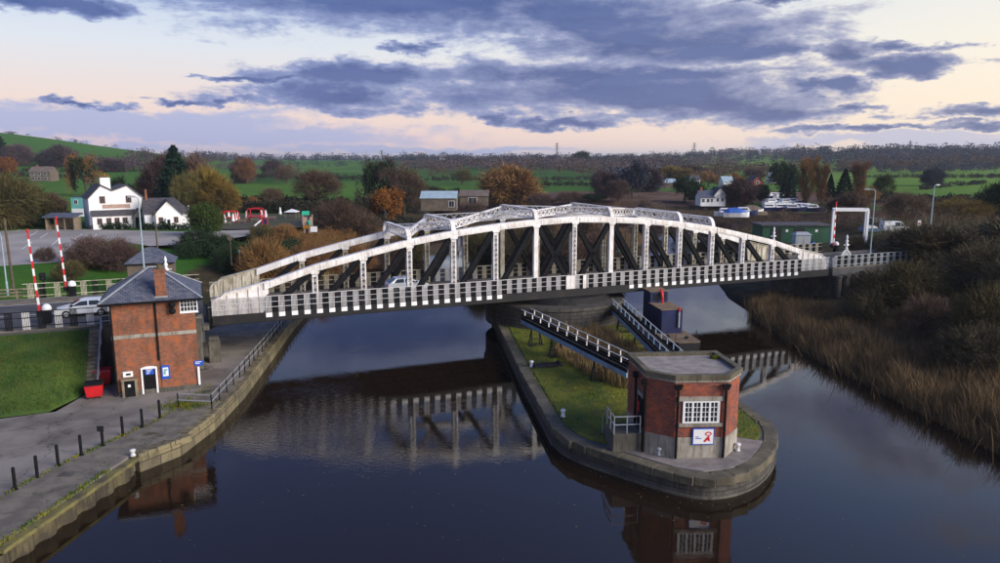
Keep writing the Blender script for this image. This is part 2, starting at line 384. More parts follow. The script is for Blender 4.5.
# bridge frame: s along the deck (left to right), t across it (0 = near truss), origin mid-span
BC, YAW, PANEL, BW, ZB = Vector((7.681, 74.841)), 0.39384, 4.427, 8.867, 4.609
def B(s, t, z=0.0):
    x, y = rot2(s, t, YAW); return Vector((BC.x+x, BC.y+y, z))
def toB(x, y): return rot2(x-BC.x, y-BC.y, -YAW)
ROAD_Z = 5.1

# ================================================================== GROUND, WATER, QUAYS
RIVER = [(-22.5, -140), (-22.2, 33), (-20.6, 37), (-19.8, 42), (-18.8, 47.8), (-19.1, 55.5), (-21.9, 77), (-24, 101), (-21, 130), (-17, 156), (-16.5, 196), (-14, 240),
         (-8, 240), (-9.5, 196), (-6, 140), (-3.5, 104), (0, 96), (8, 94), (15, 96), (19, 104), (25, 137), (37, 166), (44, 200), (54, 200), (49, 162), (41, 137), (33, 112),
         (30, 95), (29.6, 78), (29.8, 64), (30.4, 58), (31, 52.5), (31.8, 43.5), (33, 20), (40, -140)]
QUAYZONE = [(-22.0, -140), (-21.7, 33), (-19.5, 42), (-18.5, 47.8), (-18.8, 55.5), (-21.6, 77), (-23.4, 97), (-27, 97)] + \
    [tuple(B(s, t)[:2]) for s, t in ((-37.5, 12), (-37.5, -.5), (-49, -.5), (-160, -.5))] + [(-185, -140)]
def inside(poly, X, Y):
    c = np.zeros(np.shape(X), bool); n = len(poly)
    for i in range(n):
        (x1, y1), (x2, y2) = poly[i], poly[(i+1) % n]
        if y1 == y2: continue
        k = ((y1 > Y) != (y2 > Y)) & (X < (x2-x1)*(Y-y1)/(y2-y1)+x1); c ^= k
    return c
def dist_poly(poly, X, Y):
    d = np.full(np.shape(X), 1e9); n = len(poly)
    for i in range(n):
        (x1, y1), (x2, y2) = poly[i], poly[(i+1) % n]; ex, ey = x2-x1, y2-y1
        t = np.clip(((X-x1)*ex+(Y-y1)*ey)/(ex*ex+ey*ey), 0, 1)
        d = np.minimum(d, np.hypot(X-x1-t*ex, Y-y1-t*ey))
    return d
def sm(a, b, x): t = np.clip((x-a)/(b-a), 0, 1); return t*t*(3-2*t)
def ground_z(X, Y):
    X = np.asarray(X, float); Y = np.asarray(Y, float)
    z = np.full(X.shape, 4.95)
    z += sm(380, 850, Y)*sm(-230, -620, X*800/np.maximum(Y, 300))*42                    # the long hill on the left
    z += sm(480, 1300, Y)*(9+15*sm(150, 650, X))                                        # far valley side
    z += sm(1500, 4500, Y)*4
    z += sm(220, 420, Y)*(1.6*np.sin(X*.011+.7)*np.sin(Y*.009)+1.1*np.sin(X*.023+2)*np.sin(Y*.017+1))
    ins = inside(RIVER, X, Y); d = dist_poly(RIVER, X, Y)
    pen = (X > -12) & (X < 46) & (Y > 86) & (Y < 235) & ~ins & (X < 18+.28*(Y-86))      # low wooded spit behind the bridge
    bank = np.interp(d, [0, 1.5, 9, 20, 34, 60], [-.35, .45, 1.0, 3.2, 4.6, 60])
    z = np.where(ins, np.interp(d, [0, 3], [-.4, -1.6]), np.minimum(z, bank))
    z = np.where(pen, np.minimum(z, 1.6), z)
    z = np.where(inside(QUAYZONE, X, Y), -1.2, z)
    return z
def gz(x, y): return float(ground_z(np.array([x]), np.array([y]))[0])
def hit(x, y, far=5000):
    """where the ray through this pixel meets the ground"""
    d = pix_dir(x, y).normalized(); ts = np.concatenate([np.arange(20, 400, 1.0), np.arange(400, far, 5.0)])
    z = CAM_H+d.z*ts; g = ground_z(d.x*ts, d.y*ts); k = np.nonzero(z < g)[0]
    t = ts[k[0]] if len(k) else far
    return Vector((d.x*t, d.y*t, gz(d.x*t, d.y*t)))
def axis(lo, hi, step, far_lo, far_hi, grow=1.12):
    a = list(np.arange(lo, hi+1e-6, step)); s = step
    while a[-1] < far_hi: s *= grow; a.append(a[-1]+s)
    s = step
    while a[0] > far_lo: s *= grow; a.insert(0, a[0]-s)
    return np.array(a)
gx = axis(-60, 80, 1.6, -5200, 5200, 1.09); gy = axis(20, 215, 1.6, -140, 8000, 1.05)
GX, GY = np.meshgrid(gx, gy); GZ = ground_z(GX, GY)
nv = GX.size; me = bpy.data.meshes.new('ground')
ny, nx = GX.shape; idx = np.arange(nv).reshape(ny, nx)
quads = np.stack([idx[:-1, :-1], idx[:-1, 1:], idx[1:, 1:], idx[1:, :-1]], -1).reshape(-1, 4)
me.vertices.add(nv); me.vertices.foreach_set('co', np.stack([GX, GY, GZ], -1).ravel())
me.loops.add(quads.size); me.loops.foreach_set('vertex_index', quads.ravel())
me.polygons.add(len(quads)); me.polygons.foreach_set('loop_start', np.arange(0, quads.size, 4)); me.polygons.foreach_set('loop_total', np.full(len(quads), 4))
me.polygons.foreach_set('use_smooth', np.ones(len(quads), bool)); me.update(); me.validate()
# ground cover as weights: r scrub, g ploughed/brown, b bank mud
sd = np.where(inside(RIVER, GX, GY), 0, dist_poly(RIVER, GX, GY))
scrub = np.clip(sm(34, 22, sd)*(GY > 70)*sm(-48, -38, GX)+(GX > 26)*(GY < 128)*1.0, 0, 1)
brown = sm(150, 180, GY)*sm(330, 270, GY)*sm(0, 20, GX-(GY-150)*.05)*sm(150, 120, GX)
brown = np.where((GX > 40) & (GX < 112) & (GY > 196) & (GY < 226), 0, brown)
mud = sm(3.0, .5, sd)
ca = me.color_attributes.new('cover', 'FLOAT_COLOR', 'POINT')
ca.data.foreach_set('color', np.stack([scrub, brown, mud, np.ones_like(mud)], -1).ravel())
mt = bpy.data.materials.new('countryside'); mt.use_nodes = True; t = NT(mt.node_tree); b = t.n['Principled BSDF']
pos = t.new('ShaderNodeNewGeometry').outputs['Position']
vor = t.new('ShaderNodeTexVoronoi'); t.put(vor.inputs['Vector'], t.mapv(pos, (1, .55, 0), (0, 0, .3))); vor.inputs['Scale'].default_value = .009
seph = t.new('ShaderNodeSeparateColor'); t.put(seph.inputs[0], vor.outputs['Color'])
fieldc = t.ramp(seph.outputs[0], [(0, C4(.026, .095, .012)), (.35, C4(.045, .145, .014)), (.65, C4(.08, .18, .016)), (1, C4(.04, .115, .018))])
fieldc = t.mix(t.ss(t.noise(pos, .05, 6, .65), .35, .7), fieldc, t.mix(.5, fieldc, C4(.055, .09, .015)))
fieldc = t.mix(t.m('MULTIPLY', t.ss(t.noise(pos, .9, 5, .7), .4, .7), .5), fieldc, t.mix(.55, fieldc, C4(.02, .05, .008)))
sx3 = t.new('ShaderNodeSeparateXYZ'); t.put(sx3.inputs[0], pos)
fieldc = t.mix(t.m('MULTIPLY', t.ss(sx3.outputs[0], 60, 260), .6), fieldc, C4(.15, .26, .02))
cov = t.new('ShaderNodeVertexColor'); cov.layer_name = 'cover'; sc = t.new('ShaderNodeSeparateColor'); t.put(sc.inputs[0], cov.outputs[0])
scr = t.mix(t.ss(t.noise(pos, .35, 6, .65), .35, .65), C4(.030, .034, .014), C4(.085, .058, .030))
c = t.mix(t.ss(t.m('ADD', sc.outputs[0], t.m('MULTIPLY', t.m('SUBTRACT', t.noise(pos, .25, 4), .5), .8)), .3, .6), fieldc, scr)
brn = t.mix(t.ss(t.noise(pos, .12, 6, .65), .35, .65), C4(.085, .050, .038), C4(.15, .095, .065))
c = t.mix(t.ss(sc.outputs[1], .2, .6), c, brn); c = t.mix(sc.outputs[2], c, C4(.025, .02, .014))
t.put(b.inputs['Base Color'], c); b.inputs['Roughness'].default_value = .95; b.inputs['Specular IOR Level'].default_value = .1
bn = t.new('ShaderNodeBump'); bn.inputs['Strength'].default_value = .7; bn.inputs['Distance'].default_value = .3
t.put(bn.inputs['Height'], t.noise(pos, 1.5, 6, .7)); t.put(b.inputs['Normal'], bn.outputs[0]); MATS['countryside'] = mt
tag(link(me, 'countryside', name='ground'), kind='structure')

# water
mt = bpy.data.materials.new('river_water'); mt.use_nodes = True; t = NT(mt.node_tree); b = t.n['Principled BSDF']
b.inputs['Base Color'].default_value = (.016, .010, .006, 1); b.inputs['Roughness'].default_value = .012; b.inputs['IOR'].default_value = 1.45
pos = t.new('ShaderNodeNewGeometry').outputs['Position']
gust = t.ss(t.noise(t.mapv(pos, (1, .45, 1), (0, 0, .5)), .06, 5, .65), .46, .66)
dst = t.new('ShaderNodeVectorMath', operation='DISTANCE'); t.put(dst.inputs[0], t.mapv(pos, (1, .6, 1))); dst.inputs[1].default_value = (-13.5, 30.5, 0)
gust = t.m('ADD', gust, t.m('MULTIPLY', t.ss(t.m('ADD', dst.outputs[1], t.m('MULTIPLY', t.noise(pos, .3, 4), 5.0)), 9.0, 4.0), 2.6))     # wind-ruffled patch off the quay
r1 = t.noise(t.mapv(pos, (1, 1.9, 1), (0, 0, .35)), 2.6, 3, .5); r2 = t.noise(t.mapv(pos, (1, 1.5, 1), (0, 0, -.2)), .45, 2, .5)
hgt = t.m('ADD', t.m('MULTIPLY', r1, t.m('ADD', .28, t.m('MULTIPLY', gust, 1.6))), t.m('MULTIPLY', r2, .55))
bn = t.new('ShaderNodeBump'); bn.inputs['Strength'].default_value = .09; bn.inputs['Distance'].default_value = .06
t.put(bn.inputs['Height'], hgt); t.put(b.inputs['Normal'], bn.outputs[0]); MATS['river_water'] = mt
wm = MB(); wm.face([(-60, -139, 0), (125, -139, 0), (125, 246, 0), (-60, 246, 0)])
tag(wm.build('river_water', 'river_water'), kind='structure')

def offset_poly(poly, d):
    """inset a closed ccw outline by d"""
    n = len(poly); out = []
    for i in range(n):
        p0, p1, p2 = Vector(poly[i-1]), Vector(poly[i]), Vector(poly[(i+1) % n])
        a, c = (p1-p0).normalized(), (p2-p1).normalized()
        na, nc = Vector((-a.y, a.x)), Vector((-c.y, c.x)); m = na+nc; m /= max(.3, m.dot(na)); out.append(p1+m*d)
    return [tuple(p) for p in out]
def walk(line, step):
    """points every step metres on a polyline with their directions"""
    out = []; acc = 0.0
    for (a, c) in zip(line[:-1], line[1:]):
        a, c = Vector(a), Vector(c); L = (c-a).length; d = (c-a)/L; s = (step-acc) if acc else 0
        while s < L: out.append((a+d*s, d)); s += step
        acc = (L-(s-step)) % step
    return out
rng = random.Random(3)
def coping(line, z, parent, wd, th, step, mat, side, name='coping_stone', jit=.03):
    """single stones along an edge, uneven in height and line; side +1 = to the left of the walk"""
    for (p, d) in walk(line, step):
        L = step-.03; n = Vector((-d.y, d.x))*side
        c = p+d*(step/2)+n*(wd/2-.06+rng.uniform(-jit, jit)); m = MB(); h = th+rng.uniform(-jit, jit)
        a, q = d*L/2, n*wd/2
        m.prism([tuple(c-a-q), tuple(c+a-q), tuple(c+a+q), tuple(c-a+q)], z-.25, z+h)
        m.build(name, mat, parent, bevel=.03)

# ---- left quay: apron slab, stone wall, sheet piles, single coping stones
LQ = [(-23.4, -60), (-22.7, 30.2), (-22.0, 37.0), (-21.6, 40.6), (-20.2, 43.0), (-19.8, 47.4), (-20.1, 54.1), (-21.3, 65), (-22.6, 76.1), (-24.2, 96)]
ap = [(x-.4, y) for x, y in LQ]
apron_poly = ap+[(-27.5, 96)]+[tuple(B(s, t_)[:2]) for s, t_ in ((-36.4, 11), (-36.4, -.9), (-44.6, -.9), (-44.6, -6.5), (-46, -9.9), (-50, -10.1), (-160, -9))]+[(-185, -60)]
mq = MB().prism(apron_poly, -1.0, 1.1); tag(mq.build('quay_apron', 'apron'), kind='structure')
qw = thing('quay_wall', 'old stone and sheet pile quay wall on the left bank', 'quay wall', (0, 0, 0))
stone = MB(); pile = MB()
for (a, c) in zip(LQ[3:-1], LQ[4:]):
    a, c = Vector(a), Vector(c); d = (c-a).normalized(); n = Vector((-d.y, d.x))
    stone.prism([tuple(a-n*.12), tuple(c-n*.12), tuple(c+n*.6), tuple(a+n*.6)], -1.0, .86)
stone.build('stone_wall', 'stone_block', qw)
pts = []
for k, (p, d) in enumerate(walk(LQ[:4], .38)):
    n = Vector((d.y, -d.x)); o = .16 if (k % 4) in (1, 2) else -.06; pts.append(p+n*o)
for a, c in zip(pts[:-1], pts[1:]):
    if a.y > 10: pile.face([(a.x, a.y, -1), (c.x, c.y, -1), (c.x, c.y, .80), (a.x, a.y, .80)])
pile.build('sheet_piling', 'sheet_pile', qw)
wal = MB()
for a, c in zip(LQ[1:3], LQ[2:4]): wal.bar((a[0]-.02, a[1], .9), (c[0]-.02, c[1], .9), .42, .2)
wal.build('capping_beam', 'lichen', qw)
coping(LQ[3:-1], .9, qw, .75, .22, 1.25, 'stone_block', 1)
# paved strip along the edge, a dirt line of weeds and a drain cover
st = MB(); e1 = [(x-.5, y) for x, y in LQ[1:7]]; e2 = [(-26.4, 30.2), (-26.0, 35.6), (-25.2, 39.8), (-24.2, 43.0), (-23.1, 46.4), (-22.7, 54.1)]
e1[2] = (-22.3, 40.3)
for i in range(len(e1)-1): st.face([(*e2[i], 1.106), (*e1[i], 1.106), (*e1[i+1], 1.106), (*e2[i+1], 1.106)])
tag(st.build('quayside_path', 'path_stone'), kind='structure')
def tufts(name, pts, h, wd, mat, label, parent=None, lean=.35, seed=1, kind='stuff', cat='grass', clump=0.0):
    r = np.random.RandomState(seed); P = np.asarray(pts, float); n = len(P)
    a = r.uniform(0, 2*np.pi, n); hh = h*r.uniform(.55, 1.25, n); hh = hh*(1+clump*(np.sin(P[:, 0]*1.1+2*np.sin(P[:, 1]*.6))*np.sin(P[:, 1]*.9+1.7*np.sin(P[:, 0]*.7))+.5*np.sin(P[:, 0]*2.7+P[:, 1]*1.9))); la = r.uniform(0, 2*np.pi, n)+clump*3*np.sin(P[:, 0]*.8+P[:, 1]*.5); ll = lean*hh*r.uniform(.1, 1, n)
    side = np.stack([np.cos(a), np.sin(a), np.zeros(n)], 1)*(wd*r.uniform(.6, 1.3, n))[:, None]
    ln = np.stack([np.cos(la)*ll, np.sin(la)*ll, np.zeros(n)], 1); up = np.stack([np.zeros(n), np.zeros(n), hh], 1)
    v = np.stack([P-side, P+side, P+side*.7+up*.6+ln*.4, P-side*.7+up*.6+ln*.4, P+up+ln], 1).reshape(-1, 3)
    k = np.arange(n)*5; q = np.stack([k, k+1, k+2, k+3], 1); tr = np.stack([k+3, k+2, k+4], 1)
    me = bpy.data.meshes.new(name); me.from_pydata(v.tolist(), [], q.tolist()+tr.tolist()); me.update()
    o = link(me, mat, parent, name=name)
    return tag(o, label, cat, None, kind)
def scatter(poly, n, seed, zf):
    r = np.random.RandomState(seed); P = np.array(poly); lo, hi = P.min(0), P.max(0); out = np.zeros((0, 2))
    while len(out) < n:
        q = r.uniform(lo, hi, (n*2, 2)); q = q[inside(poly, q[:, 0], q[:, 1])]; out = np.vstack([out, q])
    out = out[:n]; z = zf(out[:, 0], out[:, 1]) if callable(zf) else np.full(n, zf)
    return np.column_stack([out, z])
r = np.random.RandomState(2); wp = []
for (a, c) in zip(e2[:-1], e2[1:]):
    for k in range(130):
        q = r.uniform(); wp.append((a[0]+(c[0]-a[0])*q+r.normal(0, .10), a[1]+(c[1]-a[1])*q, 1.1))
for k in range(500): q = r.uniform(); wp.append((-22.9+q*.7+r.normal(0, .12), 30+q*8.5, 1.1))
for k in range(700): wp.append((-22.6+r.normal(0, .8), 49.3+r.normal(0, .5), 1.1))
tufts('weeds', wp, .16, .03, 'grass_blade', 'low weeds growing in the cracks of the quayside path', seed=4, cat='weeds')
dr = MB().box(-24.6, -23.8, 37.6, 38.2, 1.11, 1.125); tag(dr.build('drain_cover', 'dark_concrete'), 'small dark drain cover set in the quayside path', 'drain cover')

# ---- grass slope between apron and road on the left
gs = MB(); ss_ = np.linspace(-44.6, -110, 36); ts_ = np.linspace(0, 1, 9)
r = random.Random(5); rows = []
for s_ in ss_:
    t0 = -6.5-3.4*min(1, (-44.6-s_)/1.6); t1 = -1.1
    rows.append([tuple(B(s_, t0+(t1-t0)*q, 1.12+3.85*(q**.85)+(r.uniform(-.05, .05) if 0 < q < 1 else 0))) for q in ts_])
for i in range(len(rows)-1):
    for j in range(8): gs.face([rows[i][j], rows[i+1][j], rows[i+1][j+1], rows[i][j+1]])
tag(gs.build('grass_bank', 'grass_soft', smooth=True), kind='structure')
rr = np.random.RandomState(6); gp = []
for k in range(16000):
    s_ = -44.7-rr.uniform()*14; q = rr.uniform(.02, .98); t0 = -6.5-3.4*min(1, (-44.6-s_)/1.6)
    gp.append(tuple(B(s_, t0+(-1.1-t0)*q, 1.10+3.85*(q**.85))))
tufts('bank_grass', gp, .16, .02, 'bank_blade', 'rough grass covering the bank below the road', seed=8)

# ---- roads on both sides
rd = MB().prism([tuple(B(s, t_)[:2]) for s, t_ in ((-160, -.9), (-36.1, -.9), (-36.1, 14.5), (-160, 14.5))], 3.0, ROAD_Z)
tag(rd.build('road_left', 'asphalt'), kind='structure')
rd = MB().prism([tuple(B(s, t_)[:2]) for s, t_ in ((36.1, -.5), (150, -.5), (150, 11), (36.1, 11))], 2.0, ROAD_Z)
tag(rd.build('road_right', 'asphalt'), kind='structure')
for nm, s0, s1, t0, t1 in (('pavement_far_left', -160, -36.2, 12.0, 14.4), ('pavement_near_left', -160, -36.2, -.85, .5), ('pavement_near_right', 36.2, 149, -.45, 1.2), ('pavement_far_right', 36.2, 149, 9.3, 10.9)):
    m = MB().prism([tuple(B(s, t_)[:2]) for s, t_ in ((s0, t0), (s1, t0), (s1, t1), (s0, t1))], ROAD_Z-.3, ROAD_Z+.12); tag(m.build(nm, 'path_stone'), kind='structure')
mk = MB()
for k in range(18):
    s_ = -38-k*3.4; mk.prism([tuple(B(s, t_)[:2]) for s, t_ in ((s_-2, 6.2), (s_, 6.2), (s_, 6.32), (s_-2, 6.32))], ROAD_Z-.01, ROAD_Z+.005)
for t_ in (.8, 11.6): mk.prism([tuple(B(s, q)[:2]) for s, q in ((-120, t_), (-36.3, t_), (-36.3, t_+.1), (-120, t_+.1))], ROAD_Z-.01, ROAD_Z+.005)
tag(mk.build('road_markings', 'white_clean'), kind='structure')

# ---- abutments and retaining wall
ab = thing('bridge_abutment', 'dark concrete abutment under the left end of the bridge', 'abutment', B(-37.2, 4, 1.1), YAW)
m = MB().box(-1.15, .9, -5.3, 6.8, -.5, 3.35); m.build('bearing_wall', 'dark_concrete', ab, bevel=.05)
m = MB().box(-.3, .85, -6.6, -5.32, -.2, 3.6).box(-.15, .7, -6.5, -5.4, 3.6, 3.8); m.build('pier', 'dark_concrete', ab, bevel=.04)
m = MB().box(1.3, 2.3, -5.0, -4.0, -.2, 1.9).box(1.35, 2.2, -4.9, -4.1, 1.9, 2.2); m.build('buttress', 'dark_concrete', ab, bevel=.06)
m = MB().box(.95, 1.5, -5.0, 5, 2.9, 3.3); m.build('bearing_shelf', 'dark_concrete', ab, bevel=.03)
rw = MB().prism([tuple(B(s, t_)[:2]) for s, t_ in ((-44.7, -1.15), (-38.4, -1.15), (-38.4, -.92), (-44.7, -.92))], .2, 5.0)
tag(rw.build('retaining_wall', 'dark_concrete'), 'dark retaining wall behind the red bins below the road', 'retaining wall')
ab = thing('bridge_abutment', 'dark ribbed abutment under the right end of the bridge', 'abutment', B(37.0, 4, 0), YAW)
m = MB().box(-.9, 3.8, -4.6, 7.0, -.3, 4.25); m.build('bearing_wall', 'dark_concrete', ab, bevel=.05)
for k in range(4):
    m = MB().lathe([(.55, 0), (.55, 4.0), (.62, 4.05), (.62, 4.3)], -.6+k*1.35, -5.0, 12); m.build('buttress', 'pier_block', ab, smooth=False)
m = MB().box(3.8, 14, -5.2, -4.6, -.3, 4.6); m.build('wing_wall', 'dark_concrete', ab, bevel=.05)

# ---- island
IS = [(-1.2, 89), (-.7, 79), (1.7, 57.7), (3.4, 44.8), (4.3, 42.4), (6.9, 40.0), (9.7, 37.6), (11.4, 37.0), (13.2, 37.5), (15.0, 38.9), (16.6, 41.2), (17.6, 43.4), (17.9, 45.2), (17.4, 50), (16.6, 58), (15.6, 66), (15.0, 73), (14.8, 89)]
def chaikin(p, it=2):
    for _ in range(it):
        q = [p[0]]
        for a, c in zip(p[:-1], p[1:]): q += [(a[0]*.75+c[0]*.25, a[1]*.75+c[1]*.25), (a[0]*.25+c[0]*.75, a[1]*.25+c[1]*.75)]
        p = q+[p[-1]]
    return p
IS = IS[:3]+chaikin(IS[3:13])+IS[13:]
isl = thing('island', 'long walled island in mid river carrying the bridge pivot', 'island', (8, 55, 0))
def loc(m): m.v = [(x-8, y-55, z) for x, y, z in m.v]; return m
ISi = offset_poly(IS, .55)
loc(MB().prism(offset_poly(IS, .05), -1.2, 1.02)).build('retaining_wall', 'pier_block', isl)
loc(MB().prism(offset_poly(IS, -.05), -1.2, -.02+.16)).build('waterline_ledge', 'dark_concrete', isl)
line = IS[:]+[IS[0]]
isl_line = [(x-8, y-55) for x, y in line]
coping(isl_line[:-1], 1.02, isl, .85, .24, 1.15, 'mossy_stone', 1, jit=.012)
loc(MB().prism(offset_poly(IS, .5), 1.0, 1.2)).build('ground_slab', 'dark_concrete', isl)
tip = [(6.4, 41.6), (9.9, 38.6), (11.4, 38.0), (13.0, 38.4), (14.4, 39.5), (15.7, 41.3), (16.3, 42.4), (14.4, 43.2), (8.2, 43.2)]
loc(MB().prism(tip, 1.19, 1.262)).build('concrete_apron', 'tip_paving', isl)
go_ = offset_poly(IS, .95)
gpoly = [p for p in go_ if p[0] < 6 and 44.3 < p[1] < 88]+[(4.9, 43.6), (5.7, 42.6), (6.7, 41.9), (8.2, 43.3), (14.4, 43.3), (15.9, 42.5)]+[p for p in go_ if p[0] > 10 and 43.0 < p[1] < 88]
loc(MB().prism(gpoly, 1.19, 1.28)).build('lawn', 'grass', isl)
g = scatter(gpoly, 15000, 9, 1.27)-np.array([8, 55, 0])
rim = scatter(offset_poly(IS, .62), 26000, 12, 1.25); rim = rim[(rim[:, 1] > 44.6) & (rim[:, 1] < 86)]; ok_ = ~inside(offset_poly(IS, 1.15), rim[:, 0], rim[:, 1]); rim = rim[ok_]-np.array([8, 55, 0]); g = np.vstack([g, rim])
tufts('lawn_grass', g, .15, .022, 'grass_blade', None, isl, seed=10, cat=None)
loc(MB().box(2.6, 6.2, 75.5, 77.0, 1.2, 3.4)).build('fender_wall', 'dark_concrete', isl, bevel=.05)
# pivot pier
pv = thing('pivot_pier', 'round dark masonry pivot pier under the middle of the bridge', 'pier', B(0, BW/2, 0))
MB().lathe([(7.6, .9), (7.6, 3.2), (7.8, 3.25), (7.8, 3.55), (7.0, 3.6)], n=40).build('drum', 'pier_block', pv)
MB().lathe([(6.2, 3.6), (6.2, 3.95), (5.8, 3.95)], n=40).build('roller_track', 'black_steel', pv)

# ================================================================== SWING BRIDGE
HT = [8.04, 7.86, 7.54, 7.06, 6.37, 5.44, 4.45, 3.09, 2.09]
br = thing('swing_bridge', 'white steel truss swing bridge with black diagonals and striped railings', 'bridge', (BC.x, BC.y, 0), YAW)
def sx(i): return (i-8)*PANEL
def ht(i):
    a = abs(i-8); j = min(int(a), 7); return HT[j]+(a-j)*(HT[j+1]-HT[j])
CD = .62                                     # chord depth
def topz(i): return ZB+ht(i)-CD/2
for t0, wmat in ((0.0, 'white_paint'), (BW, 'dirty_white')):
    near = t0 == 0
    sec = []
    for i in np.linspace(1, 15, 57):
        zc = topz(i); x = sx(i)
        sec.append([(x, t0-.32, zc-CD/2), (x, t0+.32, zc-CD/2), (x, t0+.32, zc+CD/2), (x, t0-.32, zc+CD/2)])
    ch = MB().loft(sec).build('top_chord', 'white_paint', br)
    sec = []                                 # cover plates, proud of the chord
    m = MB()
    for i in range(1, 15): m.hexa([(sx(i)+.5, t0-.37, topz(i+.11)-.2), (sx(i+1)-.5, t0-.37, topz(i+.89)-.2), (sx(i+1)-.5, t0-.325, topz(i+.89)-.2), (sx(i)+.5, t0-.325, topz(i+.11)-.2),
                                   (sx(i)+.5, t0-.37, topz(i+.11)+.2), (sx(i+1)-.5, t0-.37, topz(i+.89)+.2), (sx(i+1)-.5, t0-.325, topz(i+.89)+.2), (sx(i)+.5, t0-.325, topz(i+.11)+.2)])
    if near: m.build('chord_cover_plates', 'white_paint', ch)
    MB().box(sx(0), sx(16), t0-.3, t0+.3, ZB-.42, ZB+.12).build('bottom_chord', 'black_steel', br)
    # solid end plates with ribs
    for sg in (-1, 1):
        prof = [(sg*sx(15)*1.0, ZB+.12), (sg*sx(16), ZB+.12), (sg*sx(16), ZB+1.2)]
        for k in range(6):
            a = k/5*math.pi/2; prof.append((sg*(sx(16)-.75+.75*math.cos(a)), ZB+1.15+.85*math.sin(a)))
        for q in (.75, .5, .25, 0): prof.append((sg*sx(15+q), ZB+ht(15+q)))
        prof.append((sg*sx(14.92), ZB+ht(14.92)))
        if near: prof.append((sg*sx(14.92), ZB+ht(15)-1.0)); prof.append((sg*sx(15), ZB+ht(15)-1.25))
        else: prof.append((sg*sx(14.98), ZB+.4))
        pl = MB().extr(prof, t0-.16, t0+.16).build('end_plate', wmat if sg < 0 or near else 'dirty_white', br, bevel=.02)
        for k in range(5):
            q = 15.1+k*.2; zt = ZB+ht(q)-.2 if q < 15.8 else ZB+1.7
            MB().box(sg*sx(q)-.05, sg*sx(q)+.05, t0-.25, t0-.16, ZB+.15, zt).build('rib', wmat, pl)
        rim = MB()                           # flange that follows the plate's curved top edge
        ed = [p for p in prof[2:-2 if near else -1]]
        for a, c in zip(ed[:-1], ed[1:]): rim.bar((a[0], t0, a[1]+.02), (c[0], t0, c[1]+.02), .56, .07)
        rim.build('top_flange', wmat, pl)
    # verticals: two channels laced together
    for i in range(2, 15):
        z0, z1 = ZB-.05, topz(i)-CD/2+.05; x = sx(i); wd = .20
        if i in (7, 9):
            m = MB().box(x-.2, x+.2, t0-.22, t0+.22, z0, z1); m.box(x-.25, x+.25, t0-.27, t0-.22, z0, z1)
        else:
            m = MB()
            for sg in (-1, 1):
                m.box(x+sg*wd-.055, x+sg*wd+.055, t0-.24, t0+.24, z0, z1)
            n = max(3, int((z1-z0)/.5)); hz = (z1-z0)/n
            for k in range(n):
                for tt in (-.22, .22):
                    m.bar((x-wd, t0+tt, z0+k*hz), (x+wd, t0+tt, z0+(k+1)*hz), .03, .11, (0, 1, 0)); m.bar((x+wd, t0+tt, z0+k*hz), (x-wd, t0+tt, z0+(k+1)*hz), .03, .11, (0, 1, 0))
            for zz in (z0+.25, z1-.25):
                m.box(x-wd, x+wd, t0-.25, t0-.21, zz-.3, zz+.3)
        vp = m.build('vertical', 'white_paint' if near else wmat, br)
        MB().prism([(x-.55, topz(i)-.75), (x+.55, topz(i)-.75), (x+.75, topz(i)-.3), (x-.75, topz(i)-.3)], 0, .03)
        g = MB(); g.extr([(x-.33, topz(i)-.52), (x+.33, topz(i)-.52), (x+.42, topz(i)-.28), (x-.42, topz(i)-.28)], t0-.36, t0-.33); g.build('gusset', 'white_paint', vp)
    # diagonals
    dg = [(i, i+1) for i in range(1, 8)]+[(i+1, i) for i in range(8, 15)]+[(8, 7), (8, 9)]
    for (ib, it) in dg:
        p = (sx(ib), t0, ZB+.3); q = (sx(it)+(.15 if ib > it else -.15), t0, topz(it)-.25)
        p, q = Vector(p), Vector(q); m = MB(); d = (q-p).normalized(); nrm = Vector((-d.z, 0, d.x))
        if ib < it and it >= 9 or ib > it and ib > 13:
            pass
        m.bar(p, q, .34, .40, nrm)
        for sg in (-1, 1): m.bar(p+nrm*.22*sg, q+nrm*.22*sg, .40, .05, nrm)
        n = 0
        for k in range(n):
            a = p+d*(k+.1)*L/n; c = p+d*(k+.9)*L/n
            m.bar(a-nrm*.15, c+nrm*.15, .26, .10, nrm); m.bar(a+nrm*.15, c-nrm*.15, .26, .10, nrm)
        m.build('diagonal', 'black_paint', br)
# deck
dk = MB().box(sx(0), sx(16), -.1, BW+.1, ZB+.13, ZB+.47).build('deck', 'asphalt', br)
m = MB()
for k in range(33): m.box(sx(k/2)-.12, sx(k/2)+.12, .3, BW-.3, ZB-.4, ZB+.125)
m.build('cross_girders', 'black_steel', dk)
for k in range(4): MB().box(sx(0)+.3, sx(16)-.3, 1.4+k*2-.14, 1.4+k*2+.14, ZB-.3, ZB+.12).build('stringer', 'black_steel', dk)
MB().lathe([(5.6, ZB-.66), (6.1, ZB-.66), (6.1, ZB-.42), (5.4, ZB-.42)], 0, BW/2, 40).build('turning_ring', 'black_steel', br)
for t0 in (.55, BW-1.55): MB().box(sx(0), sx(16), t0, t0+1.0, ZB+.471, ZB+.6).build('kerb_walk', 'path_stone', dk)
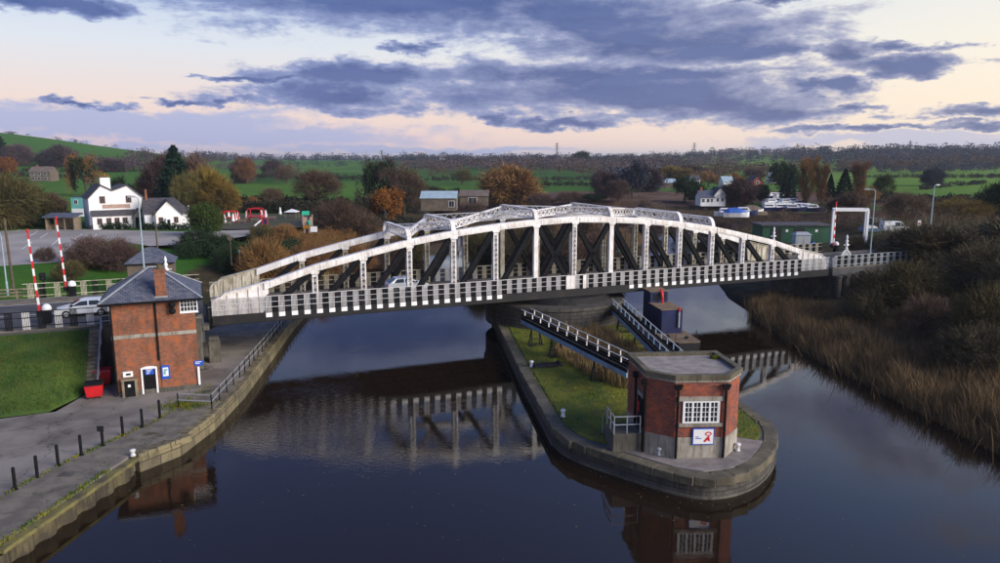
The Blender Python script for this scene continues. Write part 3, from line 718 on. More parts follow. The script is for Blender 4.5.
# fascia, kerb blocks, railings
GAP = PANEL/4
zr0, zr1 = ZB+.48, ZB+1.92
def picket(c0, n, pit, wd):
    m = MB()
    for k in range(n):
        x = c0+(k-(n-1)/2)*pit; m.box(x-wd/2, x+wd/2, -.022, .022, zr0, zr1-.03)
    return m
wp_me = picket(0, 5, .11, .05).mesh('white_pickets'); bp_me = picket(0, 6, .092, .062).mesh('black_pickets'); tp_me = picket(0, 4, .13, .035).mesh('grey_pickets'); kb_me = MB().box(-.27, .27, -.05, .06, ZB+.04, ZB+.44).mesh('kerb_block')
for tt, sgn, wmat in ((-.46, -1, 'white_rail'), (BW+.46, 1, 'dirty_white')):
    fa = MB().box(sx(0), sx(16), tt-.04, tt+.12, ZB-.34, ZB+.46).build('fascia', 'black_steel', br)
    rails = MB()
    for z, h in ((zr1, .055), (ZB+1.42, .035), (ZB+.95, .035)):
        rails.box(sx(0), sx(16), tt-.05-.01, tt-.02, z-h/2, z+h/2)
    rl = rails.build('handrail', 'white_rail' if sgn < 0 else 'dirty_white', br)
    for k in range(64):
        s = sx(0)+GAP*(k+.5)
        a = link(wp_me, wmat, rl, name='white_pickets'); a.location = (s-GAP*.25, tt+.03, 0)
        if not (sgn < 0 and (k < 4 or k > 59)): a = link(bp_me, 'black_paint', rl, name='black_pickets'); a.location = (s+GAP*.25, tt+.03, 0)
        else: a = link(tp_me, 'galvanised', rl, name='grey_pickets'); a.location = (s+GAP*.25, tt+.03, 0)
        if sgn < 0 and not 25 <= k <= 37 and k > 3 and k < 60:
            a = link(kb_me, 'white_clean', fa, name='kerb_block'); a.location = (s-GAP*.25, tt-.03, 0)
# life-ring cage on the near rail by the pivot, pale board
MB().box(sx(7.75), sx(7.98), -.60, -.54, ZB+.5, ZB+1.95).box(sx(7.75), sx(8.3), -.60, -.55, ZB+1.88, ZB+1.96).box(sx(8.2), sx(8.28), -.6, -.54, ZB+.45, ZB+1.95).build('inspection_gate', 'white_paint', br)
# cross frames with curved ends, above the chords
def lattice(m, p, q, depth, nb, wd=.08, fl=.10, up=Vector((0, 0, 1))):
    p, q = Vector(p), Vector(q); d = (q-p); 
    m.bar(p, q, .28, fl); m.bar(p+up*depth, q+up*depth, .28, fl)
    for k in range(nb):
        a = p+d*(k/nb); c = p+d*((k+1)/nb)
        m.bar(a, c+up*depth, .04, wd); m.bar(a+up*depth, c, .04, wd)
FD = .95
for i in (4, 5, 7, 9, 11, 12):
    z0 = ZB+ht(i)+.02; m = MB(); x = sx(i)
    out = []
    for k in range(7):
        a = math.pi/2*k/6; out.append((-.30+.95-.95*math.cos(a), z0-.35+(FD+.35)*math.sin(a)))
    out += [(BW+.6-y-.30+0.0, z) for y, z in reversed([(p[0]+.0, p[1]) for p in out])]
    for a, c in zip(out[:-1], out[1:]): m.bar((x, a[0], a[1]), (x, c[0], c[1]), .42, .09)
    lattice(m, (x, .75, z0+.05), (x, BW-.75, z0+.05), FD-.12, 7, .10)
    m.bar((x, .0, z0+.05), (x, .75, z0+.05), .3, .1); m.bar((x, BW-.75, z0+.05), (x, BW, z0+.05), .3, .1)
    # web plates in the rounded corners
    for sg in (0, 1):
        pts = [(p[0], p[1]) for p in out[:7]]+[(.75, z0+FD), (.75, z0), (-.2, z0)]
        if sg: pts = [(BW-a, z) for a, z in pts]
        k = len(m.v); n = len(pts)
        m.v += [(x-.03, a, z) for a, z in pts]+[(x+.03, a, z) for a, z in pts]
        m.f += [tuple(k+j for j in range(n)), tuple(k+n+j for j in reversed(range(n)))]
    m.build('cross_frame', 'white_paint', br)
for (a, c) in ((5, 7), (7, 9), (9, 11)):
    for (ia, ic) in ((a, c), (c, a)):
        m = MB(); za, zc = ZB+ht(ia)+.1, ZB+ht(ic)+.1
        p, q = Vector((sx(ia), .4, za)), Vector((sx(ic), BW-.4, zc)); d = (q-p).normalized()
        zo = 0.0 if ia < ic else .06
        lattice(m, p+d*.3+Vector((0, 0, zo)), q-d*.3+Vector((0, 0, zo)), FD-.22, 10, .10)
        m.build('lateral_brace', 'white_paint', br)
for (a, c) in ((4, 5), (11, 12)):
    for (ia, ic) in ((a, c), (c, a)):
        m = MB(); p, q = Vector((sx(ia), .4, ZB+ht(ia)+.1)), Vector((sx(ic), BW-.4, ZB+ht(ic)+.1)); d = (q-p).normalized()
        lattice(m, p+d*.3, q-d*.3, .6, 9, .09); m.build('lateral_brace', 'white_paint', br)

# ================================================================== NEAR BUILDINGS
def on_wall(x, y, p0, p1):
    """pixel -> (distance along the wall p0-p1, height)"""
    p0, p1 = Vector(p0[:2]), Vector(p1[:2]); d = pix_dir(x, y); e = (p1-p0).normalized(); n = Vector((-e.y, e.x))
    t = p0.dot(n)/Vector((d.x, d.y)).dot(n); h = Vector((d.x*t, d.y*t))
    return (h-p0).dot(e), CAM_H+d.z*t
def wallbox(px, p0, p1):
    x0, y0, x1, y1 = px; xm, ym = (x0+x1)/2, (y0+y1)/2
    a = on_wall(x0, ym, p0, p1)[0]; c = on_wall(x1, ym, p0, p1)[0]; zt = on_wall(xm, y0, p0, p1)[1]; zb = on_wall(xm, y1, p0, p1)[1]
    return a, c, zb, zt
def window(parent, x0, x1, z0, z1, cols, rows, y=0.0, fr=.07, frame='white_clean', name='window', mull=()):
    """casement in a wall that faces -y: frame proud, panes recessed"""
    f = MB(); f.box(x0-fr, x1+fr, y-.05, y+.04, z0-fr, z0).box(x0-fr, x1+fr, y-.05, y+.04, z1, z1+fr).box(x0-fr, x0, y-.05, y+.04, z0, z1).box(x1, x1+fr, y-.05, y+.04, z0, z1)
    for k in range(1, cols):
        x = x0+(x1-x0)*k/cols; h = .05 if k in mull else .02; f.box(x-h, x+h, y-.045, y+.03, z0, z1)
    for k in range(1, rows):
        z = z0+(z1-z0)*k/rows; f.box(x0, x1, y-.04, y+.03, z-.018, z+.018)
    fo = f.build(name, frame, parent)
    MB().box(x0, x1, y-.012, y+.02, z0, z1).build('pane', 'glass', fo)
    return fo
def wall_with(x0, x1, y0, y1, z0, z1): return MB().box(x0, x1, y0, y1, z0, z1)

# ---- brick bridge keeper's building on the left quay
W0, W1 = B(-42.35, -8.0), B(-36.7, -8.0); LW = 5.65; DW = 6.0; Z0 = 1.1
kb = thing('brick_building', 'two storey orange brick building with hipped slate roof at the bridge end', 'building', (W0.x, W0.y, Z0), YAW)
EV = 7.15
MB().box(0, LW, 0, DW, -.1, EV).build('wall', 'brick', kb)
MB().box(3.08, LW+.02, -.06, -.001, -.1, EV-.02).build('front_bay', 'brick', kb)
MB().box(-.03, 3.05, -.04, 0, 4.32, 4.62).box(3.05, LW+.06, -.10, -.058, 4.34, 4.62).build('string_course', 'concrete', kb, bevel=.02)
MB().box(-.02, LW+.05, -.075, -.002, -.05, .35).build('plinth', 'dark_concrete', kb)
ov = .62; AZ = 9.15
e = [(-ov, -ov), (LW+ov, -ov), (LW+ov, DW+ov), (-ov, DW+ov)]; rA, rB = (LW/2-.25, DW/2), (LW/2+.25, DW/2)
rf = MB()
zE = EV-.02
rf.face([(*e[0], zE), (*e[1], zE), (*rB, AZ), (*rA, AZ)]).face([(*e[1], zE), (*e[2], zE), (*rB, AZ)]).face([(*e[2], zE), (*e[3], zE), (*rA, AZ), (*rB, AZ)]).face([(*e[3], zE), (*e[0], zE), (*rA, AZ)])
roof = rf.build('roof', 'slate', kb)
m = MB()
for c_, a_ in ((e[0], rA), (e[1], rB), (e[2], rB), (e[3], rA)): m.bar((*c_, zE+.03), (*a_, AZ+.04), .16, .07)
m.bar((*rA, AZ+.04), (*rB, AZ+.04), .2, .08); m.build('hip_ridge', 'galvanised', roof)
MB().box(-ov+.02, LW+ov-.02, -ov+.02, DW+ov-.02, EV-.17, EV-.03).build('soffit', 'black_paint', kb)
m = MB()
for a_, c_ in zip(e, e[1:]+e[:1]): m.tube([(*a_, zE-.06), (*c_, zE-.06)], .07, 8)
m.build('gutter', 'black_paint', roof)
chx = 3.5
ch = MB().box(chx-.36, chx+.36, -.24, .46, EV-.05, 9.4).box(chx-.41, chx+.41, -.29, .51, 9.2, 9.32).build('chimney', 'brick', roof)
MB().lathe([(.19, 9.4), (.16, 9.72), (.2, 9.77)], chx, .1, 10).build('chimney_pot', 'lichen', ch)
MB().box(chx-.44, chx+.44, -.30, .52, EV+.12, EV+.24).build('chimney_flashing', 'galvanised', ch)
def KB(px): a, c_, zb, zt = wallbox(px, W0, W1); return a, c_, zb-Z0, zt-Z0
a, c_, zb, zt = KB((180.5, 298.5, 196.5, 310.5)); window(kb, a, c_, zb, zt, 5, 3, -.06)
MB().box(a-.1, c_+.1, -.14, -.06, zb-.17, zb-.075).build('window_sill', 'white_clean', kb)
a, c_, zb, zt = KB((141.5, 367, 158, 392.5)); zb = .02; yd = -.02
dr = MB().box(a+.12, c_-.12, -.03, 0.02, zb, zt-.12).build('door', 'black_paint', kb)
fr = MB().box(a, a+.12, -.1, .01, zb, zt-.12).box(c_-.12, c_, -.1, .01, zb, zt-.12)
arch = [(a, zt-.125)]
for k in range(9):
    u = k/8; arch.append((a+(c_-a)*u, zt-.02+.10*math.sin(math.pi*u)))
arch.append((c_, zt-.125))
fr.extr([(x, z) for x, z in arch], -.1, .012); fr.build('door_frame', 'white_clean', dr)
sg = KB((145, 368.5, 154, 374.5)); MB().box(sg[0], sg[1], -.05, -.031, sg[2], sg[3]).build('door_sign', 'blue_sign', dr)
m = MB()
for k in range(3): m.box(sg[0]+.1, sg[1]-.12-.1*k, -.056, -.051, sg[3]-.12-k*.13, sg[3]-.07-k*.13)
m.build('sign_lettering', 'white_clean', dr)
nb = KB((161.5, 365, 170, 378.5)); o = MB().box(nb[0], nb[1], -.13, -.061, nb[2], nb[3]).build('notice_board', 'blue_sign', kb)
MB().box(nb[0]+.1, nb[1]-.1, -.14, -.131, nb[2]+.22, nb[3]-.16).build('poster', 'white_clean', o)
m = MB().box(nb[0]+.14, nb[0]+.3, -.145, -.141, nb[2]+.35, nb[2]+.62); m.box(nb[0]+.16, nb[1]-.16, -.145, -.141, nb[3]-.42, nb[3]-.28); m.build('poster_picture', 'teal_paint', o)
bs = KB((194.2, 360.2, 203, 365.4)); o = MB().box(bs[0], bs[1], -.1, -.061, bs[2], bs[3]).build('wall_sign', 'blue_sign', kb)
m = MB()
for k in range(2): m.box(bs[0]+.08, bs[1]-.1-.12*k, -.106, -.101, bs[3]-.13-k*.12, bs[3]-.08-k*.12)
m.build('sign_lettering', 'white_clean', o)
wpn = KB((198, 366, 205.2, 384)); MB().box(wpn[0]-.02, min(wpn[1], LW+.1), -.2, -.061, wpn[2], wpn[3]).build('meter_cabinet', 'white_clean', kb, bevel=.02)
sb = KB((123, 371.5, 133, 376.8)); o = MB().box(sb[0], sb[1], -.1, 0, sb[2], sb[3]).build('wall_vent', 'white_clean', kb)
MB().box(sb[0]+.2, sb[1]-.14, -.108, -.101, sb[2]+.12, sb[3]-.13).build('slot', 'black_paint', o)
bc = KB((122.5, 378, 138, 396)); o = MB().box(bc[0], bc[0]+.16, -.42, -.03, .0, bc[3]-.1).box(bc[1]-.16, bc[1], -.42, -.03, 0, bc[3]-.1).box(bc[0]-.05, bc[1]+.05, -.46, -.03, bc[3]-.1, bc[3]).build('wooden_locker', 'bare_timber', kb)
MB().box(bc[0]+.16, bc[1]-.16, -.36, -.03, .02, bc[3]-.1).build('locker_door', 'black_paint', o)
MB().box(bc[0]+.4, bc[0]+.58, -.367, -.361, .75, .95).build('locker_badge', 'white_clean', o)
for x, zlo in ((.08, .1), (3.0, 2.5)):
    MB().tube([(x, -.1, zlo), (x, -.1, EV-.3), (x, -.45, EV-.12)], .055, 8).build('drainpipe', 'black_paint', kb)
lp = KB((168, 301, 177, 313)); xc = (lp[0]+lp[1])/2
o = MB().box(xc-.08, xc+.08, -.3, -.06, lp[2]+.1, lp[3]).build('signal_bracket', 'black_paint', kb)
for zz in (lp[2]+.22, lp[3]-.22): MB().lathe([(.05, zz-.24), (.2, zz-.14), (.24, zz), (.2, zz+.14), (.05, zz+.24)], xc, -.42, 12).build('signal_lamp', 'black_paint', o, smooth=True)

# ---- red brick control cabin on the island
CP = [(8.2, 44.6), (8.58, 40.7), (10.05, 39.72), (13.15, 39.84), (14.3, 41.3), (13.9, 45.05)]
CZ = 1.262
cb = thing('control_cabin', 'flat roofed red brick control cabin on the tip of the island', 'cabin', (CP[2][0], CP[2][1], CZ))
CL = [(x-CP[2][0], y-CP[2][1]) for x, y in CP]
H1 = 6.3-CZ
MB().prism(CL, -.05, 1.28).build('plinth', 'concrete', cb)
MB().prism(offset_poly(CL, .03), 1.28, H1-.45).build('wall', 'brick_red', cb)
o = MB().prism(offset_poly(CL, -.02), H1-.45, H1-.28).build('roof', 'concrete', cb)
po, pi_ = offset_poly(CL, -.10), offset_poly(CL, .26)
m = MB(); n = len(po)
for i in range(n):
    j = (i+1) % n
    for A_, B_, za, zc in ((po, po, -.28, 0), (pi_, pi_, -.28, 0)): m.face([(*A_[i], H1+za), (*A_[j], H1+za), (*A_[j], H1+zc), (*A_[i], H1+zc)])
    m.face([(*po[i], H1), (*po[j], H1), (*pi_[j], H1), (*pi_[i], H1)]); m.face([(*po[i], H1-.28), (*po[j], H1-.28), (*pi_[j], H1-.28), (*pi_[i], H1-.28)])
m.build('parapet_coping', 'mossy_stone', o)
MB().prism(pi_, H1-.279, H1-.2).build('gravel_surface', 'gravel_roof', o)
tufts('roof_weeds', scatter([(3.2, 4.0), (3.75, 4.0), (3.75, 4.5), (3.2, 4.5)], 80, 3, H1-.2), .22, .05, 'grass_blade', None, o, seed=4, cat=None)
# front face frame of reference
fa = math.atan2(CP[3][1]-CP[2][1], CP[3][0]-CP[2][0])
ff = bpy.data.objects.new('front_fittings', None); 
def CB(px): a, c_, zb, zt = wallbox(px, CP[2], CP[3]); return a, c_, zb-CZ, zt-CZ
def putf(m, name, mat, parent, smooth=False, rz=fa, org=(0, 0)):
    m.v = [(*[q+w_ for q, w_ in zip(rot2(x, y, rz), org)], z) for x, y, z in m.v]
    return m.build(name, mat, parent, smooth=smooth)
a, c_, zb, zt = CB((684, 402.5, 718, 421.5))
f = MB(); fr_ = .08
f.box(a-fr_, c_+fr_, -.06, .05, zb-fr_, zb).box(a-fr_, c_+fr_, -.06, .05, zt, zt+fr_).box(a-fr_, a, -.06, .05, zb, zt).box(c_, c_+fr_, -.06, .05, zb, zt)
for k in range(1, 4): x = a+(c_-a)*k/4; f.box(x-.04, x+.04, -.055, .04, zb, zt)
for q in range(4):
    xa, xb = a+(c_-a)*q/4, a+(c_-a)*(q+1)/4; f.box((xa+xb)/2-.02, (xa+xb)/2+.02, -.045, .03, zb, zt)
    f.box(xa, xa+.06, -.05, .03, zb, zt).box(xb-.06, xb, -.05, .03, zb, zt)
for k in range(1, 4): z = zb+(zt-zb)*k/4; f.box(a, c_, -.04, .03, z-.014, z+.014)
wn = putf(f, 'window', 'white_clean', cb); putf(MB().box(a, c_, -.015, .03, zb, zt), 'pane', 'glass', wn)
putf(MB().box(a-.35, c_+.35, -.05, .02, zt+.09, zt+.36), 'lintel', 'concrete', cb); putf(MB().box(a-.3, c_+.3, -.10, .02, zb-.3, zb-.09), 'window_sill', 'concrete', cb)
for rowz in (zt+.42, zt+.65): pass
sa, sc_, szb, szt = CB((693, 429, 712.8, 443.5))
so = putf(MB().box(sa-.06, sc_+.06, -.07, -.005, szb-.06, szt+.06), 'sign', 'blue_sign', cb)
putf(MB().box(sa, sc_, -.085, -.071, szb, szt), 'sign_face', 'white_clean', so)
sw, sh = sc_-sa, szt-szb; m = MB()
m.extr([(sa+sw*.50, szb+sh*.18), (sa+sw*.60, szb+sh*.12), (sa+sw*.80, szb+sh*.44), (sa+sw*.70, szb+sh*.50)], -.095, -.086)
m.extr([(sa+sw*.66, szb+sh*.30), (sa+sw*.84, szb+sh*.16), (sa+sw*.80, szb+sh*.58), (sa+sw*.72, szb+sh*.52)], -.097, -.0855)
for k in range(8):
    t0, t1 = math.pi*(.05+k*.115), math.pi*(.05+(k+1)*.115); cx_, cz_, r0, r1 = sa+sw*.75, szb+sh*.62, sw*.12, sw*.19
    m.extr([(cx_+r0*math.cos(t0), cz_+r0*math.sin(t0)*.9), (cx_+r1*math.cos(t0), cz_+r1*math.sin(t0)*.9), (cx_+r1*math.cos(t1), cz_+r1*math.sin(t1)*.9), (cx_+r0*math.cos(t1), cz_+r0*math.sin(t1)*.9)], -.094, -.086)
m.box(sa+sw*.62, sa+sw*.88, -.094, -.086, szb+sh*.57, szb+sh*.635)
putf(m, 'sign_emblem', 'red_paint', so)
m = MB().box(sa+sw*.1, sa+sw*.26, -.09, -.086, szb+sh*.46, szb+sh*.51).box(sa+sw*.1, sa+sw*.40, -.09, -.086, szb+sh*.36, szb+sh*.41); putf(m, 'sign_lettering', 'blue_sign', so)
fl = math.hypot(CP[3][0]-CP[2][0], CP[3][1]-CP[2][1])
for x in (.16, fl-.16):
    p = putf(MB().tube([(x, -.1, .05), (x, -.1, H1-.75)], .075, 8), 'drainpipe', 'black_paint', cb)
    putf(MB().hexa([(x-.12, -.2, H1-.85), (x+.12, -.2, H1-.85), (x+.12, .0, H1-.85), (x-.12, .0, H1-.85), (x-.24, -.26, H1-.55), (x+.24, -.26, H1-.55), (x+.24, .0, H1-.55), (x-.24, .0, H1-.55)]), 'hopper', 'black_paint', p)
for (px_, py_) in ((CL[1][0]-.02, CL[1][1]-.10), (CL[0][0]+.13, CL[0][1]-2.4)):
    p = MB().tube([(px_-.06, py_, .05), (px_-.06, py_, H1-.75)], .075, 8).build('drainpipe', 'black_paint', cb)
    MB().box(px_-.26, px_+.02, py_-.18, py_+.18, H1-.85, H1-.55).build('hopper', 'black_paint', p)
# door on the left side above a landing
u = (Vector(CL[1])-Vector(CL[0])).normalized(); nl = Vector((u.y, -u.x))*1.0
if nl.x > 0: nl = -nl
def left(s, d, z): q = Vector(CL[0])+u*s+nl*d; return (q.x, q.y, z)
def lbox(s0, s1, d0, d1, z0, z1): return MB().hexa([left(s0, d0, z0), left(s1, d0, z0), left(s1, d1, z0), left(s0, d1, z0), left(s0, d0, z1), left(s1, d0, z1), left(s1, d1, z1), left(s0, d1, z1)])
dr = lbox(2.45, 3.4, -.02, .04, 1.1, 3.15).build('door', 'black_paint', cb)
lbox(2.3, 3.55, -.02, .06, 3.16, 3.4).build('door_lintel', 'concrete', dr)
lbox(2.62, 2.84, .041, .06, 2.1, 2.75).build('warning_notice', 'life_red', dr)
la = thing('landing', 'low concrete landing with pale handrail at the cabin door', 'landing', (CP[1][0], CP[1][1], CZ))
ld = lambda m: m
def sh_(m): m.v = [(x-CL[1][0], y-CL[1][1], z) for x, y, z in m.v]; return m
sh_(lbox(1.9, 3.75, .10, 1.85, -.06, 1.08)).build('platform', 'dark_concrete', la, bevel=.03)
for k in range(4): sh_(lbox(1.9-.3*(k+1), 1.9-.3*k-.005, .2, 1.75, -.06, 1.08-.24*(k+1))).build('step', 'dark_concrete', la)
m = MB()
pp = [left(3.68, .2, 0), left(3.68, 1.0, 0), left(3.68, 1.78, 0), left(2.8, 1.78, 0), left(1.95, 1.78, 0)]
for p_ in pp: m.bar((p_[0], p_[1], 1.08), (p_[0], p_[1], 2.15), .055, .055)
for z in (2.15, 1.65):
    for a_, b_ in zip(pp[:-1], pp[1:]): m.bar((a_[0], a_[1], z), (b_[0], b_[1], z), .05, .05)
m.bar((*pp[-1][:2], 2.15), left(.8, 1.78, 1.2), .05, .05); m.bar(left(.8, 1.78, 0), left(.8, 1.78, 1.2), .055, .055)
sh_(m).build('handrail', 'galvanised', la)

# ================================================================== ISLAND FURNITURE
def gangway(name, label, a, c, z, wd, nposts, beam, posts_mat, rail_h=1.0, trest=(), solid='black_paint'):
    a, c = Vector(a), Vector(c); L = (c-a).length; ang = math.atan2(c.y-a.y, c.x-a.x)
    g = thing(name, label, 'walkway', (a.x, a.y, 1.2), ang); z -= 1.2
    MB().box(0, L, -wd/2+.08, wd/2-.08, z-.06, z).build('deck', 'timber_deck', g)
    for sg in (-1, 1):
        MB().box(0, L, sg*wd/2-.06, sg*wd/2+.06, z-.38, z-.02).build('side_beam', beam, g)
        m = MB()
        m.box(0, L, sg*wd/2-.03, sg*wd/2+.03, z-.015, z+.26); m.box(0, L, sg*wd/2-.03, sg*wd/2+.03, z+.34, z+.56)
        m.build('side_board', solid, g)
        MB().box(0, L, sg*wd/2-.025, sg*wd/2+.025, z+rail_h-.035, z+rail_h+.025).build('top_rail', 'white_rail', g)
        for k in range(nposts):
            x = L*(k+.5)/nposts; MB().box(x-.035, x+.035, sg*wd/2-.045, sg*wd/2+.045, z+.56, z+rail_h+.02).build('post', posts_mat, g)
    for x in trest:
        m = MB()
        for sg in (-1, 1): m.bar((x-.3, sg*wd*.55, .02), (x, sg*wd*.4, z-.38), .1, .1); m.bar((x+.3, sg*wd*.55, .02), (x, sg*wd*.4, z-.38), .1, .1)
        m.bar((x, -wd*.45, z-.45), (x, wd*.45, z-.45), .12, .12); m.bar((x-.2, -wd*.5, .6), (x-.2, wd*.5, .6), .07, .07); m.box(x-.5, x+.5, -wd*.75, wd*.75, -.02, .1)
        m.build('trestle', 'black_steel', g)
    return g
p0, p1 = U(526, 319, 3.3), U(633, 372, 3.3)
gangway('gangway', 'blue sided walkway on trestles running from the bridge to the brick cabin', p0, p1, 3.3, 1.0, 11, 'blue_steel', 'white_paint', 1.0, (2.2, 6.5, 14.0))
q0, q1 = U(617, 309, 3.0), U(676, 366, 3.0)
gangway('gangway', 'pale blue walkway with twin dark rails beside the moored blue workboat', q0, q1, 3.0, 1.1, 12, 'blue_steel', 'blue_steel', 1.1, (3.0, 10, 17))
# leaves and scum drifting along the walls
jr = np.random.RandomState(8); fl_ = []
for (a, c) in list(zip(IS[:-1], IS[1:]))+list(zip(LQ[2:-2], LQ[3:-1])):
    a, c = Vector(a), Vector(c); n_ = max(1, int((c-a).length*2.2)); d_ = (c-a).normalized(); no = Vector((d_.y, -d_.x))
    for k in range(n_):
        q = a+(c-a)*jr.uniform()+no*(.25+abs(jr.normal(0, .5))); fl_.append((q.x, q.y))
for k in range(260): fl_.append((jr.uniform(-18, 28), jr.uniform(30, 68)))
m = MB()
for (x, y) in fl_:
    if inside(IS, np.array([x]), np.array([y]))[0]: continue
    s_ = jr.uniform(.03, .08); a = jr.uniform(0, 6.28); m.face([(x+s_*math.cos(a+k*1.57)*(1 if k % 2 else .6), y+s_*math.sin(a+k*1.57)*(1 if k % 2 else .6), .012) for k in range(4)])
tag(m.build('floating_leaves', 'lichen'), 'fallen leaves and scum drifting on the river', 'leaves', None, 'stuff')
# small platform rails near the pivot
def fence(name, label, pts, z, h, nr, post, mat, pmat=None, cat='fence', step=2.0, group=None, rail_t=.05, zf=None):
    p0 = Vector(pts[0]); f = thing(name, label, cat, (p0.x, p0.y, z), 0, group)
    for i, (a, c) in enumerate(zip(pts[:-1], pts[1:])):
        a, c = Vector(a)-p0, Vector(c)-p0; n = max(1, round((c-a).length/step))
        for k in range(n+(1 if i == len(pts)-2 else 0)):
            q = a+(c-a)*k/n; zz = zf(q.x+p0.x, q.y+p0.y)-z if zf else 0
            MB().box(q.x-post/2, q.x+post/2, q.y-post/2, q.y+post/2, -.05+zz, h+zz).build('post', pmat or mat, f)
        for r_ in range(nr):
            hh = h*(1-r_*(.85/nr))-.04; za = zf(a.x+p0.x, a.y+p0.y)-z if zf else 0; zc = zf(c.x+p0.x, c.y+p0.y)-z if zf else 0
            MB().bar((a.x, a.y, hh+za), (c.x, c.y, hh+zc), rail_t*.7, rail_t).build('rail', mat, f)
    return f
fence('timber_fence', 'weathered timber rail fence on the island under the bridge', [U(597, 322, 1.28)[:2], U(620, 314, 1.28)[:2]], 1.26, 1.1, 3, .14, 'bare_timber', step=1.3, rail_t=.14)
fence('timber_fence', 'short weathered timber guard rail beside the pivot pier', [U(561, 318, 1.28)[:2], U(578, 315, 1.28)[:2]], 1.26, 1.9, 4, .13, 'bare_timber', step=1.0, rail_t=.13)
def mooring_post(px, label, z, h=.5, mat='white_rail', rad=.13):
    p = U(px[0], px[1], z); o = thing('mooring_bollard', label, 'bollard', p, 0, 'mooring bollards')
    MB().lathe([(rad*1.25, -.01), (rad*1.25, .05), (rad, .06), (rad*.85, h*.6), (rad*1.3, h*.72), (rad*1.35, h*.9), (rad*.8, h)], n=12).build('post', mat, o, smooth=True)
    MB().lathe([(rad*1.6, -.02), (rad*1.6, .015)], n=12).build('base_plate', 'dark_concrete', o)
mooring_post((531.5, 367), 'cream mooring bollard on the lawn next to the dark hatch', 1.27, .55, 'canvas')
mooring_post((563, 417), 'cream mooring bollard on the lawn edge halfway to the cabin', 1.27, .55, 'canvas')
mooring_post((659.5, 455), 'white mooring bollard on the concrete left of the cabin window', 1.255, .5)
mooring_post((737.5, 451), 'white mooring bollard on the concrete at the cabin right corner', 1.255, .5)
mooring_post((133, 456), 'white mooring bollard on the coping of the left quay', 1.11, .42)
hx = thing('hatch_box', 'dark hatch box lying on the island lawn', 'hatch', U(547, 366, 1.28), .25)
MB().box(-1.25, 1.25, -.55, .55, -.02, .16).build('lid', 'black_steel', hx, bevel=.03)
for x in (-1.1, 1.1): MB().box(x-.12, x+.12, -.5, .5, .16, .3).build('lifting_bar', 'black_steel', hx)
# reeds on the island
rp = [(4.8, 62), (7.0, 56), (9.2, 52.5), (12, 52), (13.8, 53.5), (12.2, 64), (11.2, 71), (6.5, 70.5)]
tufts('reed_bed', scatter(rp, 9000, 21, 1.25), 1.0, .022, 'reed', 'brown reeds between the two walkways on the island', seed=22, clump=.3, cat='reeds')

# ---- blue workboat
bt = thing('workboat', 'rusty decked workboat with dark blue box cabin moored by the island', 'boat', (17.2, 73.2, 0), R(-82))
secs = []
for x, hw, zt in ((-6.6, 1.5, .95), (-5.5, 1.75, .9), (0, 1.85, .85), (3.5, 1.8, .9), (5.4, 1.6, 1.0), (6.4, 1.1, 1.1)):
    secs.append([(x, -hw*.85, -.4), (x, hw*.85, -.4), (x, hw, zt), (x, -hw, zt)])
MB().loft(secs).build('hull', 'black_steel', bt)
secs = [[(x, -hw, z), (x, hw, z), (x, hw, z+.06), (x, -hw, z+.06)] for x, hw, z in ((-6.55, 1.42, .96), (-5.5, 1.67, .92), (0, 1.77, .87), (3.5, 1.72, .92), (5.4, 1.5, 1.02), (6.3, 1.02, 1.12))]
MB().loft(secs).build('deck', 'rust_deck', bt)
c1 = MB().box(-2.0, 1.7, -1.1, 1.15, .9, 3.4).build('cabin', 'boat_blue', bt, bevel=.05)
MB().box(-2.08, 1.78, -1.18, 1.23, 3.4, 3.47).build('cabin_roof', 'rust_deck', c1)
for x in (-1.6, -.5, .6): MB().box(x-.02, x+.02, -1.125, -1.101, 1.0, 3.35).build('panel_seam', 'black_paint', c1)
c2 = MB().box(-4.2, -2.01, -1.0, .95, .9, 4.6).build('wheelhouse', 'boat_blue', bt, bevel=.05)
MB().box(-4.3, -1.92, -1.1, 1.05, 4.6, 4.67).build('wheelhouse_roof', 'rust_deck', c2)
MB().box(-2.005, -1.98, -.7, .7, 3.7, 4.4).build('wheelhouse_window', 'glass', c2)
MB().tube([(-1.6, .2, 3.4), (-1.6, .2, 4.1), (-1.85, .2, 4.5), (-2.2, .2, 4.85)], [.13, .13, .17, .1], 8).build('crane_head', 'red_paint', bt)
MB().tube([(1.85, .7, 1.6), (1.85, .7, 3.2)], .1, 10).build('exhaust_pipe', 'galvanised', bt)
MB().tube([(1.85, .7, 3.2), (1.85, .7, 3.7)], .09, 10).build('exhaust_cap', 'red_paint', bt)
m = MB()
for x, y in ((4.4, -1.5), (4.4, 1.5), (5.7, 1.1), (5.7, -1.1), (-5.6, -1.5), (-5.6, 1.5), (-5, 1.55), (-6.3, 0)): m.bar((x, y, .95), (x, y, 1.9), .05, .05)
m.bar((4.4, 1.5, 1.88), (5.7, 1.1, 1.88), .04, .04).bar((-5.6, 1.5, 1.88), (-6.3, 0, 1.88), .04, .04).bar((-5.6, -1.5, 1.88), (-6.3, 0, 1.88), .04, .04)
m.build('guard_rail', 'black_steel', bt)
for x, y in ((3.4, -1.0), (4.2, .6)): MB().lathe([(.22, .94), (.22, 1.1), (.12, 1.12), (.12, 1.2), (.2, 1.25)], x, y, 10).build('deck_bollard', 'black_steel', bt)

